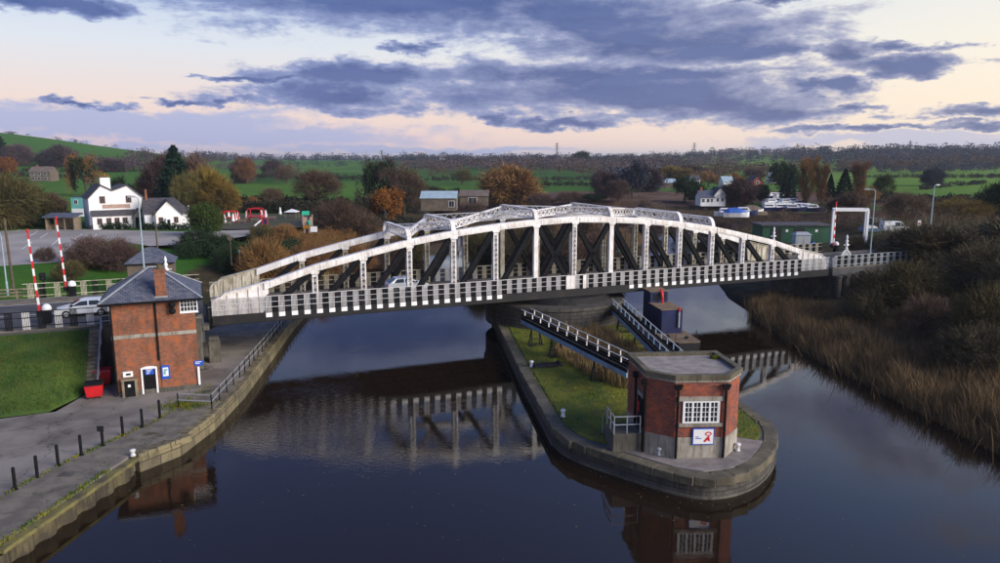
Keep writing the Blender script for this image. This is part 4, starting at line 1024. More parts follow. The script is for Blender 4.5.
# ================================================================== LEFT QUAY AND ROADSIDE
qp = [(15.4, 490), (37.5, 477.6), (58.4, 466), (81.5, 455.5), (103, 446), (123, 435.5), (142.6, 427.5), (160, 418)]
ordn = ['at the lower left edge of the picture', 'second from the lower left', 'third from the lower left', 'fourth from the lower left', 'carrying a small dark sign', 'just beyond the one with the sign', 'second from the handrail', 'nearest the handrail']
for (x, y), od in zip(qp, ordn):
    p = U(x, y, 1.1); o = thing('quay_post', 'black steel post along the quay apron, '+od, 'post', p, 0, 'black posts along the quay')
    MB().lathe([(.085, -.05), (.085, 1.22), (.075, 1.26), (.03, 1.29)], n=10).build('shaft', 'black_paint', o)
    MB().lathe([(.15, -.02), (.15, .03)], n=10).build('base_plate', 'black_paint', o)
    if 'carrying' in od: MB().box(-.2, .2, -.14, -.09, .98, 1.32).build('sign_plate', 'black_steel', o)
hp = [U(178.5, 408, 1.1)[:2], U(212, 409.5, 1.1)[:2], U(240, 378, 1.1)[:2], (-21.9, 65.5), (-23.1, 76), (-24.4, 90)]
fence('handrail', 'galvanised two bar handrail with dark posts on the quay edge', hp, 1.1, 1.1, 2, .07, 'galvanised', 'black_paint', 'railing', 1.75, rail_t=.06)
# bins
def bin_(px, label, sc, rz, lid='black_paint'):
    p = U(px[0], px[1], 1.1); o = thing('wheeled_bin', label, 'bin', p, rz, 'red wheeled bins'); s_ = sc
    MB().hexa([(-.55*s_, -.42*s_, .12), (.55*s_, -.42*s_, .12), (.55*s_, .42*s_, .12), (-.55*s_, .42*s_, .12), (-.66*s_, -.5*s_, 1.1*s_), (.66*s_, -.5*s_, 1.1*s_), (.66*s_, .5*s_, 1.1*s_), (-.66*s_, .5*s_, 1.1*s_)]).build('body', 'red_plastic', o, bevel=.04)
    MB().hexa([(-.7*s_, -.54*s_, 1.1*s_), (.7*s_, -.54*s_, 1.1*s_), (.7*s_, .54*s_, 1.1*s_), (-.7*s_, .54*s_, 1.1*s_), (-.62*s_, -.46*s_, 1.27*s_), (.62*s_, -.46*s_, 1.27*s_), (.62*s_, .5*s_, 1.33*s_), (-.62*s_, .5*s_, 1.33*s_)]).build('lid', lid, o, bevel=.03)
    for x in (-.42, .42):
        for y in (-.3, .3): MB().tube([(x*s_-.04, y*s_, .09), (x*s_+.04, y*s_, .09)], .1, 10).build('wheel', 'rubber', o)
bin_((95, 397.5), 'red wheeled bin with black lid beside the brick building', .92, YAW)
bin_((103, 385), 'red wheeled bin with red lid half hidden behind the other', 1.0, YAW, 'red_plastic')
# steps up to the road
stp = thing('stone_steps', 'narrow stone steps with pale handrail climbing beside the grass bank', 'steps', B(-44.0, -6.4, 1.1), YAW)
for k in range(16):
    MB().box(-.62, .22, .05+k*.32, .05+(k+1)*.32-.004, -.1, .24*(k+1)).build('step', 'path_stone', stp)
m = MB()
for k in (0, 4, 8, 12, 16): m.bar((.26, .1+k*.32, .1+.24*k*.95), (.26, .1+k*.32, .24*k+1.05), .06, .06)
for dz_ in (1.05, .6): m.bar((.26, .1, dz_), (.26, .1+16*.32, .24*16+dz_), .05, .05); m.bar((.26, 5.22, 3.84+dz_), (2.0, 5.22, 3.84+dz_), .05, .05)
m.bar((2.0, 5.22, 3.5), (2.0, 5.22, 4.9), .06, .06); m.bar((1.1, 5.22, 3.5), (1.1, 5.22, 4.9), .06, .06)
m.build('handrail', 'galvanised', stp)
# striped picket railings of the approaches
pm('rail_weathered', C4(.34, .37, .40), C4(.20, .22, .24), 1.2, .7)
def picket_rail(label, s0, s1, t_, z, wmat='white_paint', step=GAP, white_every=1):
    L = s1-s0; o = thing('picket_railing', label, 'railing', B(s0, t_, z), YAW)
    m = MB()
    for zz in (1.42, .95, .25): m.box(0, L, -.03, 0, zz-.03, zz+.03)
    m.build('rail', 'black_paint' if white_every > 1 else wmat, o)
    n = int(L/step)
    for k in range(n):
        x = (k+.5)*L/n
        a = link(wp_me, wmat, o, name='white_pickets'); a.location = (x-step*.25, .03, -zr0+.0)
        a = link(bp_me, 'black_paint', o, name='black_pickets'); a.location = (x+step*.25, .03, -zr0+.0)
picket_rail('black and white picket railing along the road above the grass bank', -54, -36.3, -.75, ROAD_Z+.12, white_every=2, step=2.1)
picket_rail('weathered picket railing on the far side of the left road', -52, -36.3, 14.3, ROAD_Z+.12, 'dirty_white', 2.0)
picket_rail('striped picket railing along the near side of the right approach', 36.3, 52, -.4, ROAD_Z+.12, 'rail_weathered')
picket_rail('weathered picket railing along the far side of the right approach', 36.3, 46, 10.8, ROAD_Z+.12, 'dirty_white')
# lifting barriers
def barrier(label, p, h, lean, side=1):
    o = thing('lifting_barrier', label, 'barrier', p, YAW, 'raised road barriers')
    MB().box(-.3, .3, -.3, .3, -.05, 1.0).build('housing', 'black_paint', o, bevel=.04)
    MB().lathe([(.36, 1.0), (.38, 1.12), (.33, 1.32), (.2, 1.48), (.04, 1.54)], n=14).build('dome_cap', 'white_clean', o, smooth=True)
    n = 11; q = Vector((-.5, 0, .9))
    d = Vector((-lean, 0, h)); 
    for k in range(n):
        a, c = q+d*(k/n), q+d*((k+1)/n); MB().bar(a, c, .10, .17-.06*k/n, (1, 0, 0)).build('boom_section', 'red_paint' if k % 2 == 0 else 'white_clean', o)
    MB().box(-.75, -.3, -.08, .08, .55, .95).build('pivot_arm', 'black_paint', o)
    e_ = q+d; MB().lathe([(.10, e_.z), (.12, e_.z+.12), (.05, e_.z+.22)], e_.x, 0, 10).build('tip_lamp', 'red_paint', o)
barrier('raised red and white barrier on the near side of the left road', U(48, 322, ROAD_Z+.12), 6.6, .25)
barrier('raised red and white barrier on the far side of the left road', U(73, 296, ROAD_Z+.12), 6.7, .25)
barrier('raised red and white barrier beyond the right end of the bridge', B(49.5, 11.5, ROAD_Z), 6.2, .1)
# posts and lamps
def lamp_post(label, p, h, arm=(0, 0), mat='grey_blue_post', rad=.09, name='lamp_post'):
    o = thing(name, label, 'lamp post', p)
    MB().tube([(0, 0, -.05), (0, 0, 1.4), (0, 0, 1.45), (0, 0, h)], [rad*1.5, rad*1.5, rad, rad*.65], 10).build('column', mat, o)
    a = Vector((arm[0], arm[1], 0))
    if a.length > 0:
        MB().tube([(0, 0, h-.02), (a.x*.3, a.y*.3, h+.12), (a.x, a.y, h+.18)], rad*.5, 8).build('arm', mat, o)
        d = a.normalized(); n = Vector((-d.y, d.x, 0))*.13; q = Vector((a.x, a.y, h+.18)); 
        MB().hexa([q-d*.2-n+Vector((0, 0, -.08)), q+d*.5-n*.6+Vector((0, 0, -.08)), q+d*.5+n*.6+Vector((0, 0, -.08)), q-d*.2+n+Vector((0, 0, -.08)), q-d*.2-n*.7+Vector((0, 0, .08)), q+d*.4-n*.5+Vector((0, 0, .06)), q+d*.4+n*.5+Vector((0, 0, .06)), q-d*.2+n*.7+Vector((0, 0, .08))]).build('lamp_head', 'galvanised', o)
    else: MB().lathe([(.05, h), (.16, h+.05), (.2, h+.2), (.06, h+.3)], n=10).build('lamp_head', 'galvanised', o)
    return o
lamp_post('tall pale lamp post rising behind the slate roof', U(146, 291, ROAD_Z+.12), 9.4, (-.5, -.1))
lamp_post('pale blue lamp post beside the right approach railing', B(44.0, 1.0, ROAD_Z+.12), 9.3, (-.9, .1))
lamp_post('thin pale lamp post at the far left edge beside the wooden pole', U(8, 296, ROAD_Z+.12), 6.0, (-.3, 0), rad=.07)
lamp_post('blue and black signal column beyond the right approach shrubs', B(68.5, 11.2, ROAD_Z), 9.3, (.4, 0), 'grey_blue_post', .11)
def sign_post(label, p, h, hw, hh, mat='black_paint', rz=0):
    o = thing('signal_post', label, 'road signal', p, rz)
    MB().tube([(0, 0, -.05), (0, 0, h)], .07, 8).build('column', mat, o)
    MB().box(-hw, hw, -.28, -.07, h-hh*2, h).build('signal_head', mat, o, bevel=.03)
    for k in range(2): MB().tube([(0, -.40, h-hh*(.5+k)), (0, -.27, h-hh*(.5+k))], hh*.33, 10).build('lamp_hood', 'black_steel', o)
sign_post('dark road signal on a post above the grass bank', B(-51.5, .2, ROAD_Z+.12), 3.3, .28, .42)
sign_post('dark road signal between the two raised barriers', U(45, 297, ROAD_Z+.12), 2.4, .26, .36, rz=YAW)
o = thing('utility_pole', 'brown wooden pole leaning at the left edge by the car park', 'pole', U(14, 292, 5.0)); MB().tube([(0, 0, -.2), (-.15, 0, 7.6)], [.15, .10], 8).build('shaft', 'wood_pole', o); MB().box(-.3, .0, -.05, .05, 6.9, 7.4).build('name_plate', 'lichen', o)
fence('timber_fence', 'pale three bar fence behind the left road', [B(-85, 14.9)[:2], B(-50.5, 14.9)[:2]], 5.0, 1.15, 3, .12, 'bare_timber', None, 'fence', 2.2, rail_t=.10)
# ornamental gate panels with finials at the bridge ends
def gate_panel(label, s, t_, h=1.0):
    o = thing('gate_panel', label, 'gate panel', B(s, t_, ROAD_Z+.12), YAW)
    prof = [(-2.0, 0), (2.0, 0)]; up = []
    for k in range(17):
        u_ = -2+k*.25; zz = .55+1.45*math.exp(-(u_/.95)**2)+.1; up.append((u_, zz))
    MB().extr(prof+list(reversed(up)), -.03, .03).build('panel', 'rail_weathered', o)
    m = MB()
    for a, c in zip(up[:-1], up[1:]): m.bar((a[0], 0, a[1]), (c[0], 0, c[1]), .18, .12)
    for x in (-2, 2): m.box(x-.08, x+.08, -.09, .09, -.1, 1.2)
    m.build('scroll_edge', 'white_paint', o)
    MB().lathe([(.10, 2.05), (.22, 2.25), (.08, 2.45), (.28, 2.7), (.10, 2.95), (.20, 3.2), (.07, 3.4), (.14, 3.65), (.03, 4.0)], n=10).build('finial', 'white_clean', o, smooth=True)
    MB().bar((-.5, 0, 2.7), (.5, 0, 2.7), .06, .06).build('finial_arm', 'white_clean', o)
gate_panel('curved grey panel with white finial at the right end of the bridge', 38.4, -.2)
gate_panel('curved panel with white finial on the far side of the right bridge end', 37.6, 11.4)
gate_panel('curved panel with white finial showing behind the slate roof', -39.2, 10.2)

# ================================================================== VEHICLES
def car(label, p, rz, paint, kind='hatch', group=None, cat='car', name='parked_car'):
    o = thing(name, label, cat, p, rz, group)
    if kind == 'van':
        L, Wd = 5.0, 1.95
        low = [(-L/2, .35), (L/2-.1, .35), (L/2, .6), (L/2-.05, 1.05), (1.55, 1.25), (-L/2, 1.25)]
        up = [(-L/2+.02, 1.25), (1.5, 1.25), (.85, 2.05), (.6, 2.12), (-L/2+.1, 2.12)]
        sidew = [[(.72, 1.28), (1.36, 1.28), (.82, 1.98), (.72, 1.98)], [(-.35, 1.28), (.62, 1.28), (.62, 1.98), (-.35, 1.98)]]; ws = ((1.5, 1.28), (.88, 2.02)); rw_ = None
    else:
        L, Wd = 4.3, 1.78
        low = [(-L/2, .4), (-L/2+.1, .28), (L/2-.15, .28), (L/2, .45), (L/2-.05, .72), (1.15, .95), (-1.9, .98), (-L/2, .85)]
        up = [(-1.95, .97), (1.12, .94), (.25, 1.40), (-.1, 1.46), (-1.25, 1.44)]
        sidew = [[(-.35, 1.0), (.85, .98), (.2, 1.34), (-.35, 1.38)], [(-1.5, 1.0), (-.45, 1.0), (-.45, 1.38), (-1.15, 1.37)]]; ws = ((1.08, .97), (.28, 1.38)); rw_ = ((-1.92, 1.0), (-1.3, 1.40))
    b1 = MB(); n = len(low); k0 = 0
    def shell(m, prof, hw0, hw1, zlo, zhi):
        f_ = lambda z: hw0+(hw1-hw0)*(z-zlo)/(zhi-zlo); n = len(prof); k = len(m.v)
        m.v += [(x, -f_(z), z) for x, z in prof]+[(x, f_(z), z) for x, z in prof]
        for i in range(n): m.f.append((k+i, k+(i+1) % n, k+n+(i+1) % n, k+n+i))
        m.f.append(tuple(k+n+i for i in range(n))); m.f.append(tuple(k+i for i in reversed(range(n))))
    shell(b1, low, Wd/2-.04, Wd/2-.03, .3, 1.0); zl, zh = up[0][1]-.01, max(z for _, z in up); shell(b1, up, Wd/2-.04, Wd/2-.2, zl, zh)
    b1.build('body', paint, o, bevel=.05)
    f_ = lambda z: Wd/2-.04-.16*(z-zl)/(zh-zl)
    g = MB()
    for sg in (-1, 1):
        for q in sidew: g.face([(x, sg*(f_(z)+.012), z) for x, z in q])
    for w_ in (ws, rw_):
        if w_:
            (xa, za), (xb, zb_) = w_; nx = .02 if xa > 0 else -.02
            g.face([(xa+nx, -f_(za)+.1, za+.02), (xa+nx, f_(za)-.1, za+.02), (xb+nx, f_(zb_)-.08, zb_+.02), (xb+nx, -f_(zb_)+.08, zb_+.02)])
    g.build('windows', 'glass', o)
    for x in (-L/2+.8, L/2-.85):
        for sg in (-1, 1):
            wl = MB().tube([(x, sg*(Wd/2-.2), .32), (x, sg*(Wd/2+.01), .32)], .32, 16).build('wheel', 'rubber', o)
            MB().tube([(x, sg*(Wd/2-.02), .32), (x, sg*(Wd/2+.02), .32)], .19, 12).build('rim', 'galvanised', wl)
    for sg in (-1, 1):
        MB().box(L/2-.16, L/2-.02, sg*.62-.2, sg*.62+.2, .58, .72).build('headlight', 'headlamp', o)
        MB().box(-L/2-.015, -L/2+.1, sg*.68-.14, sg*.68+.14, .68, .9).build('tail_light', 'tail_red', o)
    for sg in (-1, 1): MB().box(.75 if kind != 'van' else 1.3, .9 if kind != 'van' else 1.42, sg*(Wd/2+.08)-.08, sg*(Wd/2+.08)+.08, .98 if kind != 'van' else 1.3, 1.1 if kind != 'van' else 1.5).build('mirror', 'black_paint', o)
    return o
car('silver car on the road left of the brick building', B(-45.6, 4.4, ROAD_Z), YAW+math.pi, 'silver_paint')
car('pale silver car crossing the bridge deck towards the right', B(-16.6, 5.2, ZB+.471), YAW, 'silver_paint')

# ================================================================== PLANTS
def quads_mesh(name, V, k):
    """V: (n*k, 3) loose polygons of k corners"""
    n = len(V)//k; me = bpy.data.meshes.new(name); me.vertices.add(len(V)); me.vertices.foreach_set('co', np.asarray(V, float).ravel())
    me.loops.add(n*k); me.loops.foreach_set('vertex_index', np.arange(n*k)); me.polygons.add(n)
    me.polygons.foreach_set('loop_start', np.arange(0, n*k, k)); me.polygons.foreach_set('loop_total', np.full(n, k)); me.update(); return me
def slivers(P, D, L, W, r):
    n = len(P); D = D/np.maximum(np.linalg.norm(D, axis=1, keepdims=True), 1e-6); s = np.cross(D, r.normal(size=(n, 3))); s /= np.maximum(np.linalg.norm(s, axis=1, keepdims=True), 1e-6)
    L = np.broadcast_to(L, n)[:, None]; W = np.broadcast_to(W, n)[:, None]
    return np.stack([P-s*W/2, P+s*W/2, P+D*L], 1).reshape(-1, 3)
def leaves(C, size, r, flat=.0):
    n = len(C); a = r.normal(size=(n, 3)); a[:, 2] *= (1-flat); a /= np.linalg.norm(a, axis=1, keepdims=True); b = np.cross(a, r.normal(size=(n, 3))); b /= np.linalg.norm(b, axis=1, keepdims=True)
    s = (size*r.uniform(.6, 1.3, n))[:, None]; return np.stack([C-a*s, C+b*s*.55, C+a*s, C-b*s*.55], 1).reshape(-1, 3)
def branchy(seed, levels=5, first=.42, kids=(4, 4, 4, 4), trunk=.22, ang=(28, 58), shrink=(.62, .8), up=.18, r0=.028, spread=1.0, multi=1):
    """limbs as tapering tubes; returns MB, tips (p, d)"""
    rr = random.Random(seed); mb = MB(); tips = []
    def grow(p, d, L, r, lev):
        mid = p+d*L*.5+Vector((rr.uniform(-1, 1), rr.uniform(-1, 1), rr.uniform(-.3, .6)))*L*.07; d2 = (d+Vector((rr.uniform(-.2, .2), rr.uniform(-.2, .2), up))).normalized(); q = mid+d2*L*.5
        if lev < 4: mb.tube([p, mid, q], [r, r*.8, r*.55], 6 if lev < 2 else 4 if lev < 3 else 3, cap=False)
        if lev >= levels-2:
            for k in range(3): tips.append((p+(q-p)*rr.uniform(.2, 1), d2))
        if lev == levels-1: return
        for k in range(kids[min(lev, len(kids)-1)]):
            f_ = rr.uniform(.45, 1) if lev else rr.uniform(first, 1); b = p+(mid-p)*(f_*2) if f_ < .5 else mid+(q-mid)*((f_-.5)*2)
            a = R(rr.uniform(*ang)*(1.25 if lev == 0 else 1)); ph = rr.uniform(0, 2*math.pi); ax = d2.orthogonal().normalized(); ax.rotate(Matrix.Rotation(ph, 3, d2)); nd = d2.copy(); nd.rotate(Matrix.Rotation(a, 3, ax)); nd.x *= spread; nd.y *= spread; nd.normalize()
            grow(b, nd, L*rr.uniform(*shrink), r*.55, lev+1)
    if multi == 1: grow(Vector((0, 0, -.01)), Vector((0, 0, 1)), trunk, r0, 0)
    else:
        for k in range(multi):
            a = 2*math.pi*k/multi+rr.uniform(-.3, .3); grow(Vector((math.cos(a)*.05, math.sin(a)*.05, -.01)), Vector((math.cos(a)*.7*spread, math.sin(a)*.7*spread, 1)).normalized(), trunk*rr.uniform(.8, 1.2), r0, 1)
    return mb, tips
def unit(mb, V):
    """scale limbs and twigs so that the plant is 1 tall and 1 wide"""
    A = np.array(mb.v); h = max(V[:, 2].max(), A[:, 2].max()); w_ = 2*np.percentile(np.hypot(V[:, 0], V[:, 1]), 97); s = np.array([1/w_, 1/w_, 1/h])
    mb.v = [tuple(q) for q in A*s]; return V*s
PROTO = {}
def proto(name, mb, V, k):
    V = unit(mb, V); me = quads_mesh(name+'_crown', V, k); PROTO[name] = (mesh_from(name+'_trunk', mb.v, mb.f, uv=False), me)
def mk_bare(name, seed, ntw, L=.07, W=.0042, fill=.45, egg=(.5, .40, .58), **kw):
    mb, tips = branchy(seed, **kw); r = np.random.RandomState(seed); i = r.randint(0, len(tips), ntw); P = np.array([tips[k][0] for k in i])+r.normal(0, .018, (ntw, 3)); D = np.array([tips[k][1] for k in i])+r.normal(0, .65, (ntw, 3))
    # most twigs also fill an uneven egg-shaped crown
    T_ = np.array([t_[0] for t_ in tips]); H_ = T_[:, 2].max(); k = r.uniform(size=ntw) < fill; m_ = k.sum(); cl = r.normal(size=(70, 3)); cl /= np.linalg.norm(cl, axis=1, keepdims=True); cl *= (r.uniform(.3, 1, (70, 1))**.45)
    u_ = cl[r.randint(0, 70, m_)]+r.normal(0, .13, (m_, 3)); P[k] = u_*np.array([egg[0], egg[0], egg[1]])*H_+np.array([0, 0, egg[2]*H_]); D[k] = u_+np.array([0, 0, .35])+r.normal(0, .55, (m_, 3))
    proto(name, mb, slivers(P, D, L*r.uniform(.5, 1.3, ntw), W, r), 3)
for k in range(3): mk_bare('bare%d' % k, 11+k, 8000, .085, .0050, fill=.6, levels=6, kids=(5, 4, 3, 3, 3), trunk=.26, shrink=(.66, .82))
for k in range(2): mk_bare('dense%d' % k, 31+k, 11000, .075, .0066, fill=.65, egg=(.46, .46, .52), levels=6, kids=(5, 4, 4, 3, 3), trunk=.16, ang=(30, 65), shrink=(.64, .8))
mk_bare('poplar', 41, 6000, .07, .006, fill=.75, egg=(.13, .45, .52), levels=6, kids=(7, 4, 3, 3), trunk=.6, ang=(12, 26), shrink=(.42, .52), up=.55, first=.12)
for k in range(3): mk_bare('bush%d' % k, 51+k, 10000, .12, .0075, fill=.5, egg=(.62, .45, .48), levels=5, kids=(5, 5, 4, 3), trunk=.34, ang=(22, 60), shrink=(.62, .85), up=.12, r0=.03, multi=6, spread=1.15)
def mk_leafy(name, seed, nl, size, clumps=120, lo=.16, shape=1.0, core=None):
    mb, tips = branchy(seed, levels=5, kids=(5, 4, 3, 3), trunk=.26); r = np.random.RandomState(seed); T = np.array([t_[0] for t_ in tips]); c = T[r.randint(0, len(T), clumps)]
    i = r.randint(0, clumps, nl); C = c[i]+r.normal(0, .045, (nl, 3)); C[:, 2] = np.maximum(C[:, 2], lo*T[:, 2].max()); proto(name, mb, leaves(C, size, r), 4)
mk_leafy('leafy0', 61, 9000, .016, 160); mk_leafy('leafy1', 62, 9000, .018, 110); mk_leafy('leafy2', 63, 12000, .017, 220)
def mk_round(name, seed, nl, size):
    r = np.random.RandomState(seed); mb = MB().tube([(0, 0, -.01), (.01, 0, .2), (-.01, .01, .6)], [.035, .028, .012], 7); n = nl
    cl = r.normal(size=(90, 3)); cl /= np.linalg.norm(cl, axis=1, keepdims=True); cl *= (r.uniform(.55, 1, 90)**.5)[:, None]; c = cl[r.randint(0, 90, n)]+r.normal(0, .16, (n, 3)); c *= np.array([.48, .48, .40]); c[:, 2] += .6
    for j in range(6): a = j*1.05; mb.tube([(0, 0, .25+.04*j), (.2*math.cos(a), .2*math.sin(a), .5+.05*j), (.36*math.cos(a), .36*math.sin(a), .62+.05*j)], [.018, .01, .004], 5)
    proto(name, mb, leaves(c, size, r), 4)
mk_round('round0', 71, 11000, .024); mk_round('round1', 72, 9000, .03)
def mk_conifer(name, seed, n=9000):
    r = np.random.RandomState(seed); mb = MB().tube([(0, 0, -.01), (0, 0, .97)], [.03, .004], 7); z = r.uniform(0, 1, n)**1.25*.9+.07; tier = np.abs(((z*13) % 1)-.5)*2; rad = (1-z)**.85*.46*(.62+.38*tier)*r.uniform(.35, 1, n)**.5; a = r.uniform(0, 2*np.pi, n)
    a = a+.35*np.sin(a*5+z*40); P = np.stack([rad*np.cos(a), rad*np.sin(a), z-.10*rad], 1); proto(name, mb, leaves(P, .022, r, .2), 4)
mk_conifer('conifer', 81)
def mk_ivy(name, seed):
    mb, tips = branchy(seed, levels=6, kids=(5, 4, 3, 3), trunk=.26); r = np.random.RandomState(seed); T = np.array([t_[0] for t_ in tips]); H_ = T[:, 2].max(); n = 7000
    k = T[(np.hypot(T[:, 0], T[:, 1]) < .27) & (T[:, 2] < .8*H_)]; C = k[r.randint(0, len(k), n)]+r.normal(0, .03, (n, 3)); iv = leaves(C, .02, r)
    i = r.randint(0, len(tips), 3500); P = T[i]; D = np.array([tips[q][1] for q in i])+r.normal(0, .6, (3500, 3)); tw = slivers(P, D, .08, .005, r)
    A = np.array(mb.v); h = max(tw[:, 2].max(), A[:, 2].max()); w_ = 2*np.percentile(np.hypot(tw[:, 0], tw[:, 1]), 97); s = np.array([1/w_, 1/w_, 1/h]); mb.v = [tuple(q) for q in A*s]
    PROTO[name] = (mesh_from(name+'_trunk', mb.v, mb.f, uv=False), quads_mesh(name+'_crown', tw*s, 3), quads_mesh(name+'_ivy', iv*s, 4))
mk_ivy('ivy', 91)
prr = random.Random(17)
def plant_at(p, w_, h, pr, mat, label, cat='tree', group=None, name='tree'):
    o = thing(name, label, cat, p, prr.uniform(0, 6.28), group); o.scale = (w_, w_, h); ms = PROTO[pr]
    link(ms[0], 'bark', o, name='trunk' if cat == 'tree' else 'stems'); link(ms[1], mat, o, name='crown' if cat == 'tree' else 'foliage')
    if len(ms) > 2: link(ms[2], 'leaf_dark', o, name='ivy')
    return o
def tree(label, x, yb, yt, wpx, pr, mat, cat='tree', group=None, name=None, dist=None, dy=0):
    """plant whose foot shows at (x, yb) and whose top reaches row yt; dist overrides where the foot is hidden"""
    if dist:
        d = pix_dir(x, yb); s = dist/d.y; p = Vector((d.x*s, dist, 0)); p.z = gz(p.x, p.y)
    else: p = hit(x, yb)
    D = math.hypot(p.y*math.cos(PITCH)-(p.z-CAM_H)*math.sin(PITCH), 0); sc_ = D/FPX
    d = pix_dir(x, yt); ztop = CAM_H+d.z/d.y*p.y; h = max(ztop-p.z, 1.0)
    p.z -= .05
    h *= 1.1
    return plant_at(p, wpx*sc_*1.1, h, pr, mat, label, cat, group, name or {'tree': 'tree', 'shrub': 'shrub', 'hedge': 'hedge'}.get(cat, 'shrub'))
T = tree
# left: by the pub and on the hill
T('tall dark conifer on the hill at the left edge of the picture', -2, 166, 131, 30, 'conifer', 'leaf_conifer')
T('small orange tree below the conifer at the left edge', 6, 178, 155, 20, 'leafy1', 'leaf_orange')
T('broad olive tree by the car park at the left edge', 8, 229, 168, 56, 'dense0', 'twig_olive')
T('leaning olive brown tree behind the timber shelter', 38, 226, 186, 40, 'dense1', 'twig_olive')
T('bare brown shrub tree behind the left end of the car park', 54, 224, 190, 26, 'dense0', 'twig_brown')
T('purple grey tree beside the farmhouse on the hill', 60, 167, 143, 34, 'dense0', 'wood_purple')
T('purple grey tree left of the farmhouse on the hill', 18, 166, 142, 26, 'dense1', 'wood_purple')
T('brown ivy clad tree in the field behind the white pub', 87, 196, 151, 34, 'ivy', 'twig_tan')
T('low purple tree on the hill right of the ivy clad tree', 112, 172, 157, 26, 'dense1', 'wood_purple')
T('dark tree rising behind the pub chimney', 126, 206, 176, 26, 'leafy0', 'leaf_dark')
T('wide purple brown tree left of the tall conifer behind the pub', 165, 206, 151, 42, 'dense0', 'twig_purple')
T('tall dark green conifer behind the pub annexe', 178, 214, 150, 46, 'conifer', 'leaf_conifer')
T('brown dome tree right of the tall conifer', 196, 212, 151, 40, 'dense1', 'twig_purple')
T('olive gold tree towering behind the pub annexe', 210, 218, 163, 46, 'dense0', 'twig_gold')
T('yellowing tree at the corner of the pub garden', 223, 219, 178, 36, 'bare1', 'twig_gold')
T('olive tree with thin crown behind the annexe roof', 190, 219, 172, 30, 'bare0', 'twig_olive')
T('dark round evergreen tree standing at the car park corner', 207, 240, 201, 32, 'round0', 'leaf_green')
T('dark bushy shrub below the round evergreen', 199, 252, 228, 36, 'bush1', 'leaf_dark', 'shrub')
T('dark bushy shrub right of the round evergreen', 217, 256, 232, 36, 'bush0', 'leaf_dark', 'shrub')
T('brown tree in the meadow right of the gold trees', 243, 183, 155, 24, 'dense1', 'twig_purple')
T('tan domed tree on the meadow hedge line', 247, 184, 157, 20, 'bare2', 'twig_tan')
T('small bare tree alone on the open meadow', 287, 184, 163, 20, 'bare1', 'twig_brown')
T('domed tree at the top of the meadow', 274, 181, 159, 22, 'bare0', 'wood_purple')
T('small bare tree above the playground hedge', 274, 208, 186, 26, 'bare2', 'twig_brown')
T('rusty shrub by the pub garden hedge', 254, 210, 195, 12, 'leafy1', 'twig_tan', 'shrub')
T('large bare round tree in the green field', 317, 207, 169, 46, 'bare0', 'twig_brown')
T('dark ivy covered tree with brown top in mid field', 378, 213, 154, 44, 'ivy', 'twig_purple')
T('wide bare brown tree beside the ivy covered one', 404, 216, 163, 46, 'bare1', 'twig_brown')
T('bright orange autumn tree behind the left half of the bridge', 386, 226, 189, 40, 'leafy2', 'leaf_orange')
T('grey brown thicket right of the playground', 338, 236, 197, 52, 'bush0', 'twig_brown', 'shrub')
T('grey brown thicket below the orange tree', 362, 242, 208, 42, 'bush1', 'twig_brown', 'shrub')
T('brown shrub in front of the playground', 283, 246, 222, 34, 'bush2', 'twig_tan', 'shrub')
T('olive shrub at the end of the grass verge', 262, 244, 223, 24, 'bush0', 'twig_olive', 'shrub')
T('purple brown hedge shrub between car park and road', 100, 268, 234, 60, 'bush0', 'twig_purple', 'shrub')
T('yellow green shrub in front of the purple hedge', 94, 270, 254, 26, 'bush1', 'twig_olive', 'shrub')
T('dark shrub behind the slate roof', 122, 272, 240, 46, 'bush2', 'twig_purple', 'shrub')
T('small red brown sapling between the raised barriers', 46, 262, 246, 20, 'bush1', 'twig_purple', 'shrub')
T('low brown shrub behind the far barrier', 70, 282, 258, 30, 'bush2', 'twig_olive', 'shrub')
T('dark clipped shrub against the pub shelter', 48, 229, 214, 16, 'round1', 'leaf_dark', 'shrub')
T('big orange brown tree beyond the middle of the bridge', 510, 208, 161, 54, 'dense0', 'twig_tan')
T('dark round shrub behind the cross frames of the bridge', 594, 210, 193, 24, 'round0', 'leaf_dark', 'shrub')
T('brown shrub left of the dark round one', 570, 208, 190, 26, 'bush1', 'twig_purple', 'shrub')
T('brown shrub row under the big orange brown tree', 540, 210, 192, 30, 'bush2', 'twig_purple', 'shrub')
T('orange willow near the river bend', 672, 186, 165, 42, 'dense1', 'twig_gold')
T('grey tree left of the orange willow', 646, 192, 164, 30, 'dense0', 'wood_purple')
T('dark blue green tree mass left of the willow', 632, 197, 160, 32, 'leafy0', 'wood_blue')
T('reddish tree right of the orange willow', 708, 187, 170, 22, 'leafy1', 'twig_tan')
T('dark tree left of the white house', 684, 203, 177, 34, 'leafy2', 'leaf_dark')
T('wide brown tree right of the white house', 738, 207, 176, 40, 'dense0', 'twig_purple')
T('orange tree above the white house roof', 737, 187, 172, 16, 'leafy1', 'leaf_orange')
T('dark evergreen beside the marina boats', 761, 203, 184, 14, 'round1', 'leaf_dark')
T('thin dark evergreen right of the marina', 784, 202, 174, 10, 'conifer', 'leaf_conifer')
T('second thin dark evergreen right of the marina', 790, 203, 173, 12, 'conifer', 'leaf_conifer')
T('tall tan poplar left of the dark conifers', 806, 205, 158, 18, 'poplar', 'twig_tan')
T('tall tan poplar between the dark conifers and the marina', 820, 206, 164, 14, 'poplar', 'twig_tan')
T('brown poplar right of the dark conifers', 857, 206, 163, 16, 'poplar', 'twig_tan')
T('slim dark conifer left of the pair', 829, 205, 176, 14, 'conifer', 'leaf_conifer')
T('broad dark conifer of the pair', 843, 206, 171, 22, 'conifer', 'leaf_conifer')
T('dark tree on the hill above the tan poplars', 781, 196, 162, 34, 'leafy2', 'leaf_dark')
